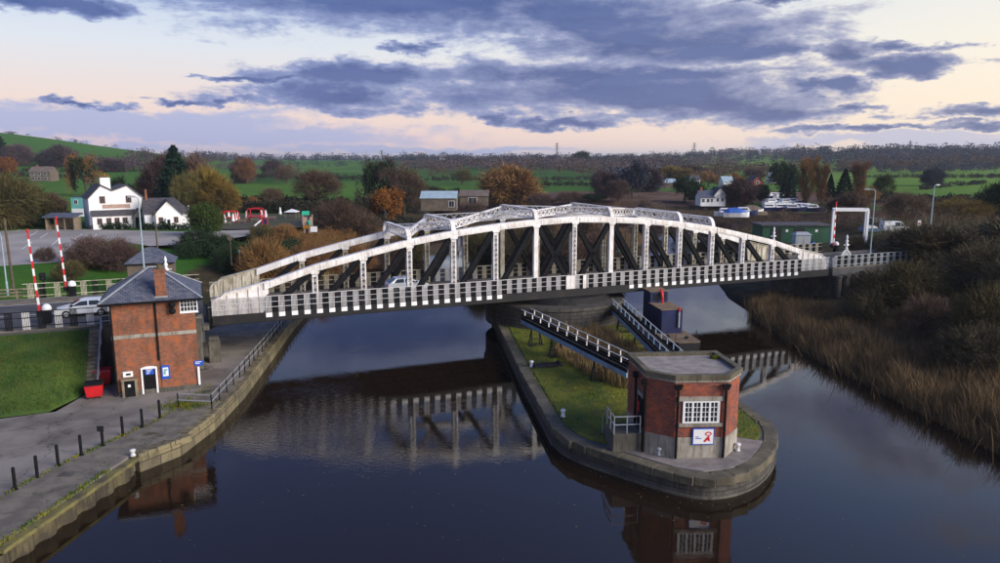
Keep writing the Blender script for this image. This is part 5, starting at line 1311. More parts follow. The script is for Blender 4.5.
T('olive green tree standing in the right hand meadow', 884, 203, 174, 20, 'bare0', 'leaf_green')
T('brown tree at the foot of the right hand meadow', 866, 205, 185, 24, 'bare1', 'twig_tan')
T('brown tree by the parked van', 905, 226, 190, 44, 'bare2', 'twig_brown')
T('golden olive tree right of the signal column', 962, 226, 196, 58, 'bare1', 'twig_gold')
T('large dark tree at the right edge of the picture', 1004, 226, 178, 50, 'dense1', 'leaf_dark')
T('brown tree behind the boat hoist', 848, 216, 190, 34, 'dense0', 'twig_brown')
T('small tree on the skyline wood edge at the right', 846, 156, 149, 8, 'bare1', 'wood_purple')
T('bare purple tree left of the dark blue mass', 604, 196, 168, 26, 'dense1', 'wood_purple')
T('brown tree between the barn and the dark blue mass', 618, 205, 178, 26, 'bare2', 'twig_purple')
T('reddish brown tree behind the low barn by the willow', 690, 182, 163, 24, 'dense0', 'twig_purple')
T('dark evergreen clump on the skyline left of the mast', 581, 166, 151, 18, 'leafy2', 'leaf_dark')
T('brown tree above the red brick house', 752, 186, 168, 22, 'bare0', 'twig_purple')
T('olive tree in the hedge left of the big orange brown tree', 462, 184, 168, 20, 'bare1', 'twig_olive')
T('small orange tree beside the low brown barn', 493, 207, 190, 14, 'leafy1', 'twig_tan')
T('dark tree at the end of the right hand meadow hedge', 933, 186, 166, 20, 'dense1', 'wood_blue')
# right bank shrubs, near
nb = [('dark willow bush on the right bank beside the wing wall', 905, 300, 258, 84, 'bush0', 'twig_olive', 74), ('dark bramble bush under the right end railing', 868, 292, 270, 40, 'bush1', 'twig_dark', 80),
      ('wide dark bush above the reeds at the right edge', 985, 300, 232, 96, 'bush2', 'twig_dark', 76), ('tall dark thicket behind the willow bush', 935, 268, 222, 84, 'dense1', 'twig_dark', 94),
      ('tall dark thicket at the right edge behind the bushes', 1000, 262, 216, 80, 'dense0', 'twig_dark', 100), ('olive scrub bush at the right edge above the bank', 992, 330, 282, 80, 'bush0', 'twig_olive', 60),
      ('low brown scrub bush below the willow bush', 925, 318, 292, 64, 'bush1', 'twig_brown', 66), ('low dark scrub at the right edge among the reeds', 975, 352, 318, 74, 'bush2', 'twig_dark', 56),
      ('dark scrub bush below the abutment', 868, 312, 288, 44, 'bush1', 'twig_dark', 72), ('dark shrub behind the right approach railing', 905, 262, 236, 60, 'bush2', 'twig_dark', 104),
      ('brown shrub behind the lamp post on the right approach', 872, 252, 233, 44, 'bush0', 'twig_dark', 112), ('dark shrub above the bank at the far right', 1030, 312, 250, 90, 'dense1', 'twig_dark', 70)]
for (lb, x, yb, yt, w_, pr, mat, dist) in nb: T(lb, x, yb, yt, w_, pr, mat, 'shrub', 'scrub on the right bank', dist=dist)
# banks behind the bridge
bb = [('brown thicket on the left bank just beyond the bridge', 265, 268, 236, 54, 'bush0', 'twig_tan', 100), ('dark green bramble behind the far left end plate', 238, 268, 244, 46, 'bush1', 'leaf_dark', 104),
      ('rust brown thicket seen through the left truss', 312, 270, 240, 56, 'bush2', 'twig_tan', 108), ('brown thicket seen through the third panel', 350, 272, 242, 50, 'bush0', 'twig_tan', 114),
      ('brown bank shrub seen through the fourth panel', 388, 266, 236, 46, 'bush1', 'twig_brown', 124), ('olive shrub on the bank near the river bend', 410, 262, 226, 34, 'bush2', 'twig_olive', 132),
      ('brown thicket on the spit left of the pivot', 482, 262, 226, 40, 'bush0', 'twig_olive', 116), ('dark thicket on the spit behind the X braces', 520, 266, 222, 50, 'bush1', 'twig_dark', 112),
      ('brown thicket on the spit behind the middle panel', 560, 268, 228, 50, 'bush2', 'twig_brown', 110), ('bare tree on the spit behind the middle panel', 545, 260, 216, 40, 'bare1', 'twig_brown', 122),
      ('brown thicket at the right of the spit', 600, 262, 232, 44, 'bush0', 'twig_purple', 118), ('bare tree on the spit right of the pivot', 585, 256, 214, 36, 'bare0', 'twig_brown', 130),
      ('pink brown thicket beyond the moored boats', 650, 240, 220, 40, 'bush1', 'twig_purple', 172), ('dark thicket on the far bank behind the right truss', 745, 250, 226, 50, 'bush2', 'twig_dark', 142),
      ('brown thicket by the green shed', 715, 238, 218, 44, 'bush0', 'twig_purple', 168), ('olive thicket at the head of the left channel', 452, 234, 212, 34, 'bush1', 'twig_olive', 206),
      ('brown thicket behind the fifth cross frame', 620, 232, 208, 40, 'bush2', 'twig_purple', 186), ('bare shrub on the far bank left of the river bend', 428, 238, 214, 30, 'bush0', 'twig_brown', 188),
      ('brown scrub behind the blue roofed barn', 470, 214, 200, 34, 'bush1', 'twig_purple', 215), ('brown scrub between the barns and the bridge', 445, 222, 206, 36, 'bush2', 'twig_brown', 205)]
for (lb, x, yb, yt, w_, pr, mat, dist) in bb: T(lb, x, yb, yt, w_, pr, mat, 'shrub', 'scrub on the banks behind the bridge', dist=dist)

# reeds on the right bank
def bank_z(X, Y): return np.maximum(ground_z(X, Y), -.25)
rb = [(29.4, 70), (29.4, 64), (30.0, 58), (30.6, 52.5), (31.4, 43.5), (32.6, 22), (40, 22), (42, 36), (42.5, 46), (43, 54), (42, 62), (40, 72), (36, 82), (32, 88), (29.6, 84)]
tufts('reed_bed', scatter(rb, 52000, 31, bank_z), 1.75, .022, 'reed', 'dense brown reeds lining the right bank of the river', lean=.6, seed=32, clump=.32, cat='reeds')
ro = scatter(rb, 6000, 61, 0.0); jr = np.random.RandomState(5); ro[:, :2] += jr.normal(0, .8, (len(ro), 2)); ro[:, 2] = bank_z(ro[:, 0], ro[:, 1])
tufts('broken_reeds', ro, 1.6, .024, 'reed_old', 'pale bent and broken reeds among the right bank reeds', lean=1.0, seed=62, cat='reeds', clump=.4)
rb2 = [(42, 36), (42.5, 46), (43, 54), (42, 62), (40, 72), (48, 72), (58, 60), (58, 36)]
tufts('rough_grass', scatter(rb2, 14000, 33, bank_z), .9, .03, 'twig_olive', 'rough olive grass and brambles behind the right reeds', lean=.7, seed=34, clump=.35, cat='grass')
rb3 = [(-26, 100), (-23, 130), (-19, 156), (-24, 160), (-34, 130), (-36, 100)]
tufts('bank_reeds', scatter(rb3, 9000, 35, bank_z), 1.6, .035, 'reed', 'brown reeds on the left bank beyond the bridge', lean=.5, seed=36, cat='reeds')
rb4 = [(-3, 106), (-5.5, 140), (-9, 190), (10, 190), (36, 168), (24, 137), (18, 106), (8, 96)]
tufts('spit_reeds', scatter(rb4, 14000, 37, bank_z), 1.4, .04, 'reed', 'brown reeds on the low spit behind the bridge', lean=.5, seed=38, cat='reeds')

# far woods and hedges that read as one mass
def mass(name, label, mat, items, seed, per=46, rel=.15, twig=False):
    """items: (x, y) foot pixels with height in metres -> clumps of leaf faces standing on the ground"""
    r = np.random.RandomState(seed); V = []
    for (p, h, w_) in items:
        n = per; u_ = r.normal(size=(n, 3)); u_ /= np.linalg.norm(u_, axis=1, keepdims=True); u_ *= r.uniform(.35, 1, (n, 1))**.6
        C = np.array([p.x, p.y, p.z+h*.52])+u_*np.array([w_*.55, w_*.55, h*.5])*np.array([1, 1, 1])*(1+.25*np.sin(u_*7+p.x))
        V.append(slivers(C, u_+r.normal(0, .7, (n, 3))+np.array([0, 0, .5]), rel*2.2*h*r.uniform(.5, 1.3, n), rel*.22*h, r) if twig else leaves(C, rel*h, r))
    me = quads_mesh(name, np.concatenate(V), 3 if twig else 4); return tag(link(me, mat, name=name), label, 'trees' if 'hedge' not in name else 'hedge', None, 'stuff')
wr = random.Random(23)
def band(x0, y0, x1, y1, n, h, wob=1.5, wf=1.0):
    out = []
    for k in range(n):
        q = wr.random(); x = x0+(x1-x0)*q; y = y0+(y1-y0)*q+wr.uniform(-wob, wob); p = hit(x, max(y, 157.5)); hh = h*wr.uniform(.6, 1.25)
        out.append((p, hh, hh*wr.uniform(.8, 1.4)*wf))
    return out
def band_d(x0, x1, d0, d1, n, h):
    out = []
    for k in range(n):
        x = wr.uniform(x0, x1); Y = wr.uniform(d0, d1); d = pix_dir(x, 165); X_ = d.x/d.y*Y; hh = h*wr.uniform(.55, 1.25); out.append((Vector((X_, Y, gz(X_, Y))), hh, hh*wr.uniform(.8, 1.5)))
    return out
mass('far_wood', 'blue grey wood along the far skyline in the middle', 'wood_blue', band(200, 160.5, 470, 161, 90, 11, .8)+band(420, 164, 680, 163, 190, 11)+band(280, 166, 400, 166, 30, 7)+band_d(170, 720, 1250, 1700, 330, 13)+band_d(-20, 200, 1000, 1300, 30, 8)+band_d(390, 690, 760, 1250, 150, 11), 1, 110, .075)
mass('far_wood', 'purple brown wood along the far valley side', 'wood_purple', band(420, 169, 660, 168, 190, 10, 2.5)+band(640, 167, 735, 166, 70, 11, 2)+band(860, 164, 1000, 160, 110, 11, 2)+band(600, 176, 700, 174, 60, 9, 3)+band_d(420, 1010, 1100, 1500, 220, 13)+band_d(400, 680, 650, 1000, 170, 10), 2, 110, .075)
mass('far_wood', 'purple brown wood on the slope at the right', 'wood_brown', band(690, 176, 800, 172, 80, 9, 3)+band(840, 170, 1010, 166, 170, 10, 3.5)+band(640, 184, 720, 180, 60, 8, 3)+band_d(430, 700, 560, 900, 90, 9), 3, 120, .075)
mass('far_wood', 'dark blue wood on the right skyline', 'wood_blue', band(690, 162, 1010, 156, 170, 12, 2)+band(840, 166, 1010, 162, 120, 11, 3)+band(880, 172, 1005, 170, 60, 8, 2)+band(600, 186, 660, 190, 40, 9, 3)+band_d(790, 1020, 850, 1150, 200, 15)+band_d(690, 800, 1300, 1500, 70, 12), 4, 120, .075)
mass('far_wood', 'brown wood below the left hill', 'wood_purple', band(20, 164, 160, 170, 70, 8, 2)+band(130, 160, 260, 162, 60, 9, 2)+band(200, 168, 300, 172, 50, 6, 1.5), 5, 120, .075)
mass('field_hedge', 'dark hedgerows dividing the green fields', 'hedge_dark', band(0, 172, 160, 172, 130, 2.6, .3)+band(0, 176, 70, 178, 60, 2.6, .3)+band(90, 165, 160, 166, 60, 3, .3)+band(200, 205, 420, 210, 190, 2.8, .5)+band(200, 210, 330, 214, 90, 2.6, 1)+band(250, 178, 400, 181, 100, 3, .4)+band(425, 181, 620, 180, 110, 2.6, .4)+band(425, 190, 480, 200, 50, 2.2, .5)
     +band(500, 186, 600, 186, 60, 2.5, .5)+band(860, 178, 1000, 178, 110, 2.6, .4)+band(920, 190, 985, 184, 60, 2.2, .3)+band(860, 203, 1000, 204, 110, 2.6, .6)+band(740, 172, 860, 171, 70, 3, .5), 6, 70, .13)
mass('garden_hedge', 'dark hedge and scrub round the pub and its garden', 'hedge_dark', band(0, 228, 60, 226, 40, 3, 1)+band(40, 222, 66, 221, 24, 2.2, 1)+band(195, 212, 420, 214, 150, 3.0, .8)+band(320, 232, 420, 232, 70, 3.0, 2), 7, 160, .07)
mass('bank_scrub', 'brown scrub covering the low ground beyond the river', 'twig_brown', band(470, 222, 700, 226, 150, 2.6, 6)+band(560, 205, 660, 212, 80, 2.4, 5)+band(740, 226, 1000, 232, 160, 3, 5)+band(820, 214, 1000, 218, 110, 3.5, 4)+band(640, 218, 800, 220, 80, 2.6, 3), 8, 160, .1, True)
mass('bank_scrub', 'dark scrub on the bank under the right approach', 'twig_dark', band(880, 250, 1000, 250, 90, 3.2, 8)+band(900, 276, 1000, 286, 70, 2.6, 12)+band(850, 290, 930, 306, 40, 2.0, 8)+band(1000, 300, 1010, 350, 20, 2.2, 10), 9, 420, .07, True)
mass('bank_scrub', 'dark green scrub on the left bank beyond the bridge', 'leaf_dark', band(215, 262, 300, 256, 70, 2.4, 5)+band(180, 258, 230, 254, 40, 2.6, 3), 10, 260, .055)
mass('bank_scrub', 'rusty scrub on the left bank beyond the bridge', 'twig_tan', band(240, 268, 420, 258, 130, 2.0, 6)+band(300, 246, 420, 240, 90, 2.4, 4), 11, 260, .08, True)

# ================================================================== PUB, GARDEN, FARMS, MARINA
def sheet(name, px, z, mat): 
    m = MB(); m.face([tuple(U(x, y, z)) for x, y in px]); return tag(m.build(name, mat), kind='structure')
pm('car_park_tar', C4(.25, .225, .205), C4(.36, .325, .30), .12, .9, bump=.3, bscale=4)
sheet('car_park', [(-30, 268), (-30, 232), (60, 228.5), (180, 231.5), (262, 229.5), (262, 233), (206, 243), (150, 246), (112, 240), (60, 262)], 4.975, 'car_park_tar')
pm('garden_earth', C4(.075, .055, .042), C4(.045, .06, .022), .3, .95, bump=.4)
sheet('garden_ground', [(219, 229), (216, 214), (322, 213), (319, 226), (268, 229)], 4.968, 'garden_earth')
m = MB()
for (x0, y0, x1, y1) in ((30, 236, 38, 231), (52, 245, 60, 238), (66, 250, 72, 243), (75, 239, 82, 234), (22, 249, 32, 242), (92, 238, 97, 234), (40, 238, 48, 233), (16, 231, 20, 229.5), (34, 230, 38, 229)):
    a, c = U(x0, y0, 4.98), U(x1, y1, 4.98); d = (c-a).normalized(); n = Vector((-d.y, d.x, 0))*.07; m.face([a-n, c-n, c+n, a+n])
tag(m.build('parking_bay_lines', 'white_clean'), kind='structure')
def base(x0, x1, y, z=4.95, dist=None, y1=None):
    a, c = U(x0, y, z), U(x1, y1 or y, z)
    if dist: a, c = a*(dist/a.y), c*(dist/c.y); a.z = c.z = z
    return a, (c-a).length, math.atan2(c.y-a.y, c.x-a.x)
def gable_roof(m, x0, x1, y0, y1, ze, zr, ov=.25, th=.14, axis='x'):
    if axis == 'x':
        ym = (y0+y1)/2; s_ = (zr-ze)/(ym-y0)
        for (ya, yb_) in ((y0-ov, ym), (y1+ov, ym)):
            za = ze-ov*s_; m.hexa([(x0-ov, ya, za), (x1+ov, ya, za), (x1+ov, yb_, zr), (x0-ov, yb_, zr), (x0-ov, ya, za+th), (x1+ov, ya, za+th), (x1+ov, yb_, zr+th), (x0-ov, yb_, zr+th)])
    else:
        xm = (x0+x1)/2; s_ = (zr-ze)/(xm-x0)
        for (xa, xb) in ((x0-ov, xm), (x1+ov, xm)):
            za = ze-ov*s_; m.hexa([(xa, y0-ov, za), (xa, y1+ov, za), (xb, y1+ov, zr), (xb, y0-ov, zr), (xa, y0-ov, za+th), (xa, y1+ov, za+th), (xb, y1+ov, zr+th), (xb, y0-ov, zr+th)])
    return m
def plain_window(parent, x0, x1, z0, z1, y=0.0, frame='white_clean', bars=2):
    f = MB().box(x0-.08, x1+.08, y-.04, y+.02, z0-.08, z1+.08).build('window', frame, parent)
    g = MB(); w_ = (x1-x0)/bars
    for k in range(bars): g.box(x0+k*w_+.03, x0+(k+1)*w_-.03, y-.055, y-.041, z0, z1)
    g.build('pane', 'glass', f); return f
# ---- pub
p, wd, an = base(91, 145.5, 229.3, y1=226.6); k = wd/54.5
pb = thing('pub', 'white rendered pub with twin gables and white chimney beside the car park', 'building', p, an)
X = lambda x: (x-91)*k
zE, zA = 6.0, 8.45
prof = [(0, 0), (wd, 0), (wd, zE-.1), (X(130), zA-.1), (X(115), 7.35), (X(104), zA), (0, zE)]
MB().extr(prof, 0, 9).build('wall', 'render_white', pb)
rf = MB()
for (a, c) in ((prof[2], prof[3]), (prof[3], prof[4]), (prof[4], prof[5]), (prof[5], prof[6])):
    d = Vector((c[0]-a[0], 0, c[1]-a[1])).normalized(); a_ = Vector((a[0], 0, a[1])); c_ = Vector((c[0], 0, c[1]))
    if a == prof[2]: a_ -= d*.35
    if c == prof[6]: c_ += d*.35
    rf.bar(a_+Vector((0, 4.4, .1)), c_+Vector((0, 4.4, .1)), 9.5, .18)
rf.build('roof', 'roof_dark', pb)
ch = MB().box(X(106), X(116), 3.0, 4.6, 6.5, 9.9).build('chimney', 'render_white', pb); MB().box(X(105.5), X(116.5), 2.9, 4.7, 9.9, 10.25).build('chimney_cap', 'lichen', ch)
for x in (108.5, 111.5, 114): MB().lathe([(.18, 10.2), (.14, 10.7)], X(x), 3.8, 8).build('chimney_pot', 'leaf_orange', ch)
plain_window(pb, X(102), X(107), 5.0, 6.3, 0, 'sign_tan', 3); plain_window(pb, X(128), X(133), 5.0, 6.3, 0, 'sign_tan', 3)
MB().box(X(104), X(131.5), -.08, -.001, 3.95, 4.7).build('name_board', 'sign_tan', pb)
po = MB().hexa([(X(92), -1.6, 2.55), (X(136), -1.6, 2.55), (X(136), 0, 3.5), (X(92), 0, 3.5), (X(92), -1.6, 2.68), (X(136), -1.6, 2.68), (X(136), 0, 3.63), (X(92), 0, 3.63)]).build('lean_to_roof', 'roof_dark', pb)
MB().box(X(92.5), X(133), -1.3, -.001, 0, 2.6).build('lean_to_wall', 'render_white', pb)
for x in (97, 106, 114, 122): plain_window(pb, X(x), X(x+4.5), 1.0, 2.1, -1.3, 'sign_tan', 2)
g = MB().extr([(X(132), 0), (X(144.5), 0), (X(144.5), 2.3), (X(138.3), 3.75), (X(132), 2.3)], -2.0, -.0).build('porch', 'concrete', pb)
gable_roof(MB(), X(132), X(144.5), -2.1, 0, 2.3, 3.8, .2, .12, 'y').build('porch_roof', 'roof_dark', g)
MB().box(X(134), X(141), -2.03, -2.001, 0, 2.1).build('porch_opening', 'black_paint', g)
# ---- annexe
p, wd, an = base(146, 193, 230, y1=228); k2 = wd/47
ax = thing('pub_annexe', 'low white annexe with gabled front and dark slate roof beside the pub', 'building', p, an); X = lambda x: (x-146)*k2
MB().box(0, wd, 1.5, 8.5, 0, 3.0).build('wall', 'render_white', ax)
r_ = MB(); zr, ze = 5.9, 2.9
e = [(-.3, 1.2), (wd+.3, 1.2), (wd+.3, 8.8), (-.3, 8.8)]; ra, rb_ = (0, 5), (wd-2.6, 5)
r_.face([(*e[0], ze), (*e[1], ze), (*rb_, zr), (*ra, zr)]).face([(*e[1], ze), (*e[2], ze), (*rb_, zr)]).face([(*e[2], ze), (*e[3], ze), (*ra, zr), (*rb_, zr)]).face([(*e[3], ze), (*e[0], ze), (*ra, zr)])
r_.build('roof', 'roof_dark', ax)
g = MB().extr([(X(155), 0), (X(183.5), 0), (X(183.5), 2.9), (X(168.5), 5.5), (X(155), 2.9)], 0, 4.5).build('gable_front', 'render_white', ax)
gable_roof(MB(), X(155), X(183), -.1, 4.5, 2.9, 5.55, .3, .14, 'y').build('gable_roof', 'roof_dark', g)
for x in (159.5, 174.5): plain_window(g, X(x), X(x+4), 1.2, 2.3, 0, 'sign_tan', 2)
MB().box(X(166), X(171.5), -.6, -.001, 0, 2.2).build('porch', 'render_white', g); MB().box(X(167.3), X(170.3), -.63, -.601, 0, 1.9).build('door', 'black_paint', g)
ch = MB().box(X(149.0), X(151), 4.4, 5.0, 5.0, 7.6).build('chimney', 'brick', ax)
# planters, pub front
r2 = random.Random(4)
mass('planting', 'clipped planting and flower tubs along the pub front', 'leaf_dark', [(U(x, y, 4.95), r2.uniform(.8, 1.5), r2.uniform(1, 1.7)) for x, y in [(92+q*2.2, 229.2+q*.012) for q in range(45) if not 17 < q < 23]], 12, 40, .2)
# ---- timber shelter, teal cabin, small shed roof
p, wd, an = base(46, 75, 230); sh = thing('timber_shelter', 'open timber shelter with dark blue roof at the edge of the car park', 'shelter', p, an)
MB().box(0, wd, 2.2, 2.35, 0, 2.4).box(0, .15, 0, 2.2, 0, 2.4).box(wd-.15, wd, 0, 2.2, 0, 2.4).build('wall', 'bare_timber', sh)
MB().hexa([(-.3, -.4, 2.35), (wd+.3, -.4, 2.35), (wd+.3, 2.7, 2.9), (-.3, 2.7, 2.9), (-.3, -.4, 2.6), (wd+.3, -.4, 2.6), (wd+.3, 2.7, 3.15), (-.3, 2.7, 3.15)]).build('roof', 'slate', sh)
for q in range(4): MB().box(.02+q*(wd-.2)/3, .18+q*(wd-.2)/3, -.05, .1, 0, 2.35).build('post', 'bare_timber', sh)
MB().box(.4, wd-.4, 1.5, 2.0, .4, .5).build('bench', 'bare_timber', sh)
p, wd, an = base(72, 92, 214, 4.95, 172); sh = thing('portable_cabin', 'teal portable cabin behind the left side of the pub', 'cabin', p, an)
MB().box(0, wd, 0, 3, 1.9, 4.6).build('wall', 'teal_paint', sh); MB().box(0, wd, .01, 2.99, 0, 1.9).build('lower_wall', 'canvas', sh); MB().box(-.1, wd+.1, -.1, 3.1, 4.6, 4.75).build('roof', 'roof_dark', sh)
plain_window(sh, .8, 1.6, 3, 3.9); plain_window(sh, 3.2, 3.9, 3, 3.9)
p, wd, an = base(125, 172, 284, 4.95); sh = thing('hipped_shed', 'dark shed with grey hipped roof behind the brick building', 'shed', p, YAW-.05)
MB().box(.3, wd-.3, .3, 4.5, 0, 2.2).build('wall', 'barn_wall', sh); m = MB(); e = [(0, 0), (wd, 0), (wd, 4.8), (0, 4.8)]; ap_ = [(wd*.42, 2.4), (wd*.58, 2.4)]
m.face([(*e[0], 2.15), (*e[1], 2.15), (*ap_[1], 3.7), (*ap_[0], 3.7)]).face([(*e[1], 2.15), (*e[2], 2.15), (*ap_[1], 3.7)]).face([(*e[2], 2.15), (*e[3], 2.15), (*ap_[0], 3.7), (*ap_[1], 3.7)]).face([(*e[3], 2.15), (*e[0], 2.15), (*ap_[0], 3.7)])
m.build('roof', 'slate', sh); MB().box(.1, wd-.1, .1, 4.7, 2.0, 2.14).build('eaves', 'black_paint', sh)
# ---- garden
pz = 4.95
par = [(225, 224, 217, 'in front, by the round evergreen'), (229, 219.5, 214, 'behind the first, under the left red frame'), (233.4, 223, 217, 'left of the overlapping pair'), (235.6, 221.8, 214.6, 'right of the overlapping pair'), (238.4, 220.6, 213.8, 'just right of the pair'), (246.8, 220, 213, 'at the left post of the right red frame'),
       (261.8, 218.5, 213.8, 'at the right post of the right red frame'), (266, 218.8, 213, 'right of the right red frame'), (280.4, 215.5, 212, 'alone, left of the open white canopy')]
for x, yb, yt, where in par:
    p = U(x, yb, pz); d = pix_dir(x, yt); h = max(2.0, CAM_H+d.z/d.y*p.y-pz); o = thing('parasol', 'closed white parasol in the pub garden, '+where, 'parasol', p, 0, 'closed parasols in the pub garden')
    MB().tube([(0, 0, -.02), (0, 0, h)], .03, 6).build('pole', 'bare_timber', o); MB().lathe([(.32, .35), (.36, .6), (.27, h*.5), (.2, h*.85), (.05, h*1.02)], n=9).build('folded_canopy', 'canvas', o); MB().lathe([(.3, -.02), (.3, .1)], n=10).build('base', 'dark_concrete', o)
for (x0, x1, y, yt, lb) in ((221, 235.5, 222, 211.5, 'red painted frame over the left garden tables'), (247.5, 261, 220.5, 208.5, 'red painted frame over the right garden tables')):
    p, wd, an = base(x0, x1, y, pz); d = pix_dir(x0, yt); h = CAM_H+d.z/d.y*p.y-pz; o = thing('garden_pergola', lb, 'frame', p, an)
    for yy in (0, 2.2):
        for x in (0, wd): MB().box(x-.09, x+.09, yy-.09, yy+.09, -.05, h-.4).build('post', 'red_paint', o)
        MB().tube([(0, yy, h-.42), (.35, yy, h-.05), (wd-.35, yy, h-.05), (wd, yy, h-.42)], .10, 8).build('beam', 'red_paint', o)
    MB().box(-.1, wd+.1, -.1, 2.3, .85, 1.0).build('screen_rail', 'red_paint', o)
for x, y, lb in ((227, 225, 'brown picnic table under the left parasols'), (242, 223, 'brown picnic table between the two red frames'), (255, 222, 'brown picnic table under the right red frame'), (272, 220, 'brown picnic table right of the red frames')):
    o = thing('picnic_table', lb, 'picnic table', U(x, y, pz), .3, 'garden picnic tables')
    MB().box(-.9, .9, -.4, .4, .7, .77).build('table_top', 'bare_timber', o)
    for yy in (-.75, .75): MB().box(-.9, .9, yy-.14, yy+.14, .42, .48).build('bench', 'bare_timber', o)
    for xx in (-.65, .65): MB().bar((xx, -.75, 0), (xx, -.2, .7), .08, .08).bar((xx, .75, 0), (xx, .2, .7), .08, .08).bar((xx, -.8, .4), (xx, .8, .4), .08, .06).build('leg_frame', 'bare_timber', o)
p, wd, an = base(285, 296.5, 218.5, pz); o = thing('garden_canopy', 'open white canopy tent in the playground', 'canopy', p, an)
for x in (.1, wd-.1):
    for y in (0, 2.4): MB().box(x-.05, x+.05, y-.05, y+.05, -.02, 1.5).build('post', 'bare_timber', o)
m = MB(); e = [(-.2, -.3), (wd+.2, -.3), (wd+.2, 2.7), (-.2, 2.7)]
for q in range(4): m.face([(*e[q], 1.45), (*e[(q+1) % 4], 1.45), (wd/2, 1.2, 2.15)])
m.build('roof', 'canvas', o)
o = thing('play_tower', 'tan wooden play tower with green roof and slide', 'playground', U(308, 226, pz), .2)
for x in (-.9, .9):
    for y in (-.7, .7): MB().box(x-.09, x+.09, y-.09, y+.09, -.02, 2.3).build('post', 'sign_tan', o)
MB().box(-1, 1, -.8, .8, 1.1, 1.2).build('platform', 'sign_tan', o); MB().box(-1, -.1, -.85, -.78, .2, 1.9).box(.4, 1, -.85, -.78, .2, 1.9).build('side_boards', 'sign_tan', o)
gable_roof(MB(), -.95, .3, -.8, .8, 2.4, 3.0, .1, .08, 'x').build('roof', 'tarp_green', o); MB().hexa([(0, -.8, 1.1), (.4, -.8, 1.1), (.8, -2.6, .2), (.4, -2.6, .2), (0, -.8, 1.25), (.4, -.8, 1.25), (.8, -2.6, .35), (.4, -2.6, .35)]).build('slide', 'tarp_green', o)
o = thing('garden_swing', 'dark garden swing beside the play tower', 'swing', U(315, 222.5, pz), .1)
for x in (-1.2, 1.2): MB().bar((x, -.7, -.02), (x, 0, 2.3), .1, .1).bar((x, .7, -.02), (x, 0, 2.3), .1, .1).build('leg', 'bare_timber', o)
MB().box(-1.3, 1.3, -.06, .06, 2.25, 2.37).build('crossbar', 'bare_timber', o)
for x in (-.5, .5): MB().box(x-.25, x+.25, -.1, .1, .5, .55).box(x-.24, x-.21, -.01, .01, .5, 2.3).box(x+.21, x+.24, -.01, .01, .5, 2.3).build('seat', 'black_paint', o)
o = thing('wendy_house', 'small playhouse with orange roof near the river bank', 'playhouse', U(307, 233, pz), .1); MB().box(-.6, .6, 0, 1, 0, .9).build('wall', 'sign_tan', o); gable_roof(MB(), -.6, .6, 0, 1, .9, 1.35, .12, .06).build('roof', 'leaf_orange', o); MB().box(-.15, .2, -.02, -.001, 0, .7).build('door', 'black_paint', o)
o = thing('notice_board', 'white notice board beside the orange roofed playhouse', 'notice board', U(314, 233.5, pz), .05); MB().box(-.62, .62, -.03, .03, .3, 1.3).build('panel', 'white_clean', o)
for x in (-.5, .5): MB().box(x-.05, x+.05, .031, .1, -.02, 1.3).build('post', 'bare_timber', o)
o = thing('climbing_frame', 'red and dark blue climbing frame with pale slide', 'playground', U(265, 226, pz), .2)
for x in (-.5, .5): MB().box(x-.08, x+.08, -.08, .08, -.02, 1.9).build('post', 'red_paint', o)
MB().box(-.8, .5, .1, 1, .3, 1.3).build('panel', 'boat_blue', o); MB().hexa([(-.8, .1, 1.2), (-.5, .1, 1.2), (-1.8, -.6, .1), (-2.1, -.6, .1), (-.8, .1, 1.3), (-.5, .1, 1.3), (-1.8, -.6, .2), (-2.1, -.6, .2)]).build('slide', 'canvas', o)
o = thing('road_sign', 'brown diamond road sign on a wooden post by the verge', 'sign', U(231.5, 263, 4.6)); MB().tube([(0, 0, -.3), (0, 0, 3.6)], .06, 8).build('post', 'wood_pole', o)
MB().extr([(-.42, 3.4), (0, 2.95), (.42, 3.4), (0, 3.85)], -.1, -.06).build('sign_plate', 'barn_wall', o)
o = thing('marker_post', 'short blue marker post on the verge', 'post', U(240, 263, 4.2)); MB().tube([(0, 0, -.3), (0, 0, 1.7)], .05, 8).build('shaft', 'grey_blue_post', o); MB().box(-.12, .12, -.1, .1, 1.5, 1.8).build('cap', 'teal_paint', o)
o = thing('utility_pole', 'wooden pole in front of the pub porch', 'pole', U(158, 257, 4.95)); MB().tube([(0, 0, -.2), (.05, 0, 6.5)], [.13, .09], 8).build('shaft', 'wood_pole', o); MB().box(-.3, .3, -.04, .04, 6.1, 6.2).build('crossarm', 'wood_pole', o)
lamp_post('thin lamp post at the right corner of the pub annexe', U(190, 231, 4.95), 4.6, (0, 0), 'grey_blue_post', .05)

# ---- barns and houses
def house(label, x0, x1, y, ze, zr, dp, wall, roof, ax_='x', chim=None, wins=(), dist=None, name='house', cat='house', group=None, z=None, door=None):
    zz = 4.95 if z is None else z
    p, wd, an = base(x0, x1, y, zz, dist); o = thing(name, label, cat, p, an, group)
    if ax_ == 'x':
        m = MB().box(0, wd, 0, dp, -.5, ze); 
        for xx in (0, wd): m.face([(xx, 0, ze), (xx, dp, ze), (xx, dp/2, zr)])
    else: m = MB().extr([(0, -.5), (wd, -.5), (wd, ze), (wd/2, zr), (0, ze)], 0, dp)
    m.build('wall', wall, o); rf = gable_roof(MB(), 0, wd, 0, dp, ze, zr, .3, .16, ax_).build('roof', roof, o)
    if chim: MB().box(chim*wd-.35, chim*wd+.35, dp/2-.3, dp/2+.3, ze, zr+1.1).build('chimney', 'brick', rf)
    for (u0, u1, v0, v1) in wins: plain_window(o, u0*wd, u1*wd, v0, v1)
    if door: MB().box(door*wd-.45, door*wd+.45, -.04, -.001, -.02, 2.0).build('door', 'barn_wall', o)
    return o
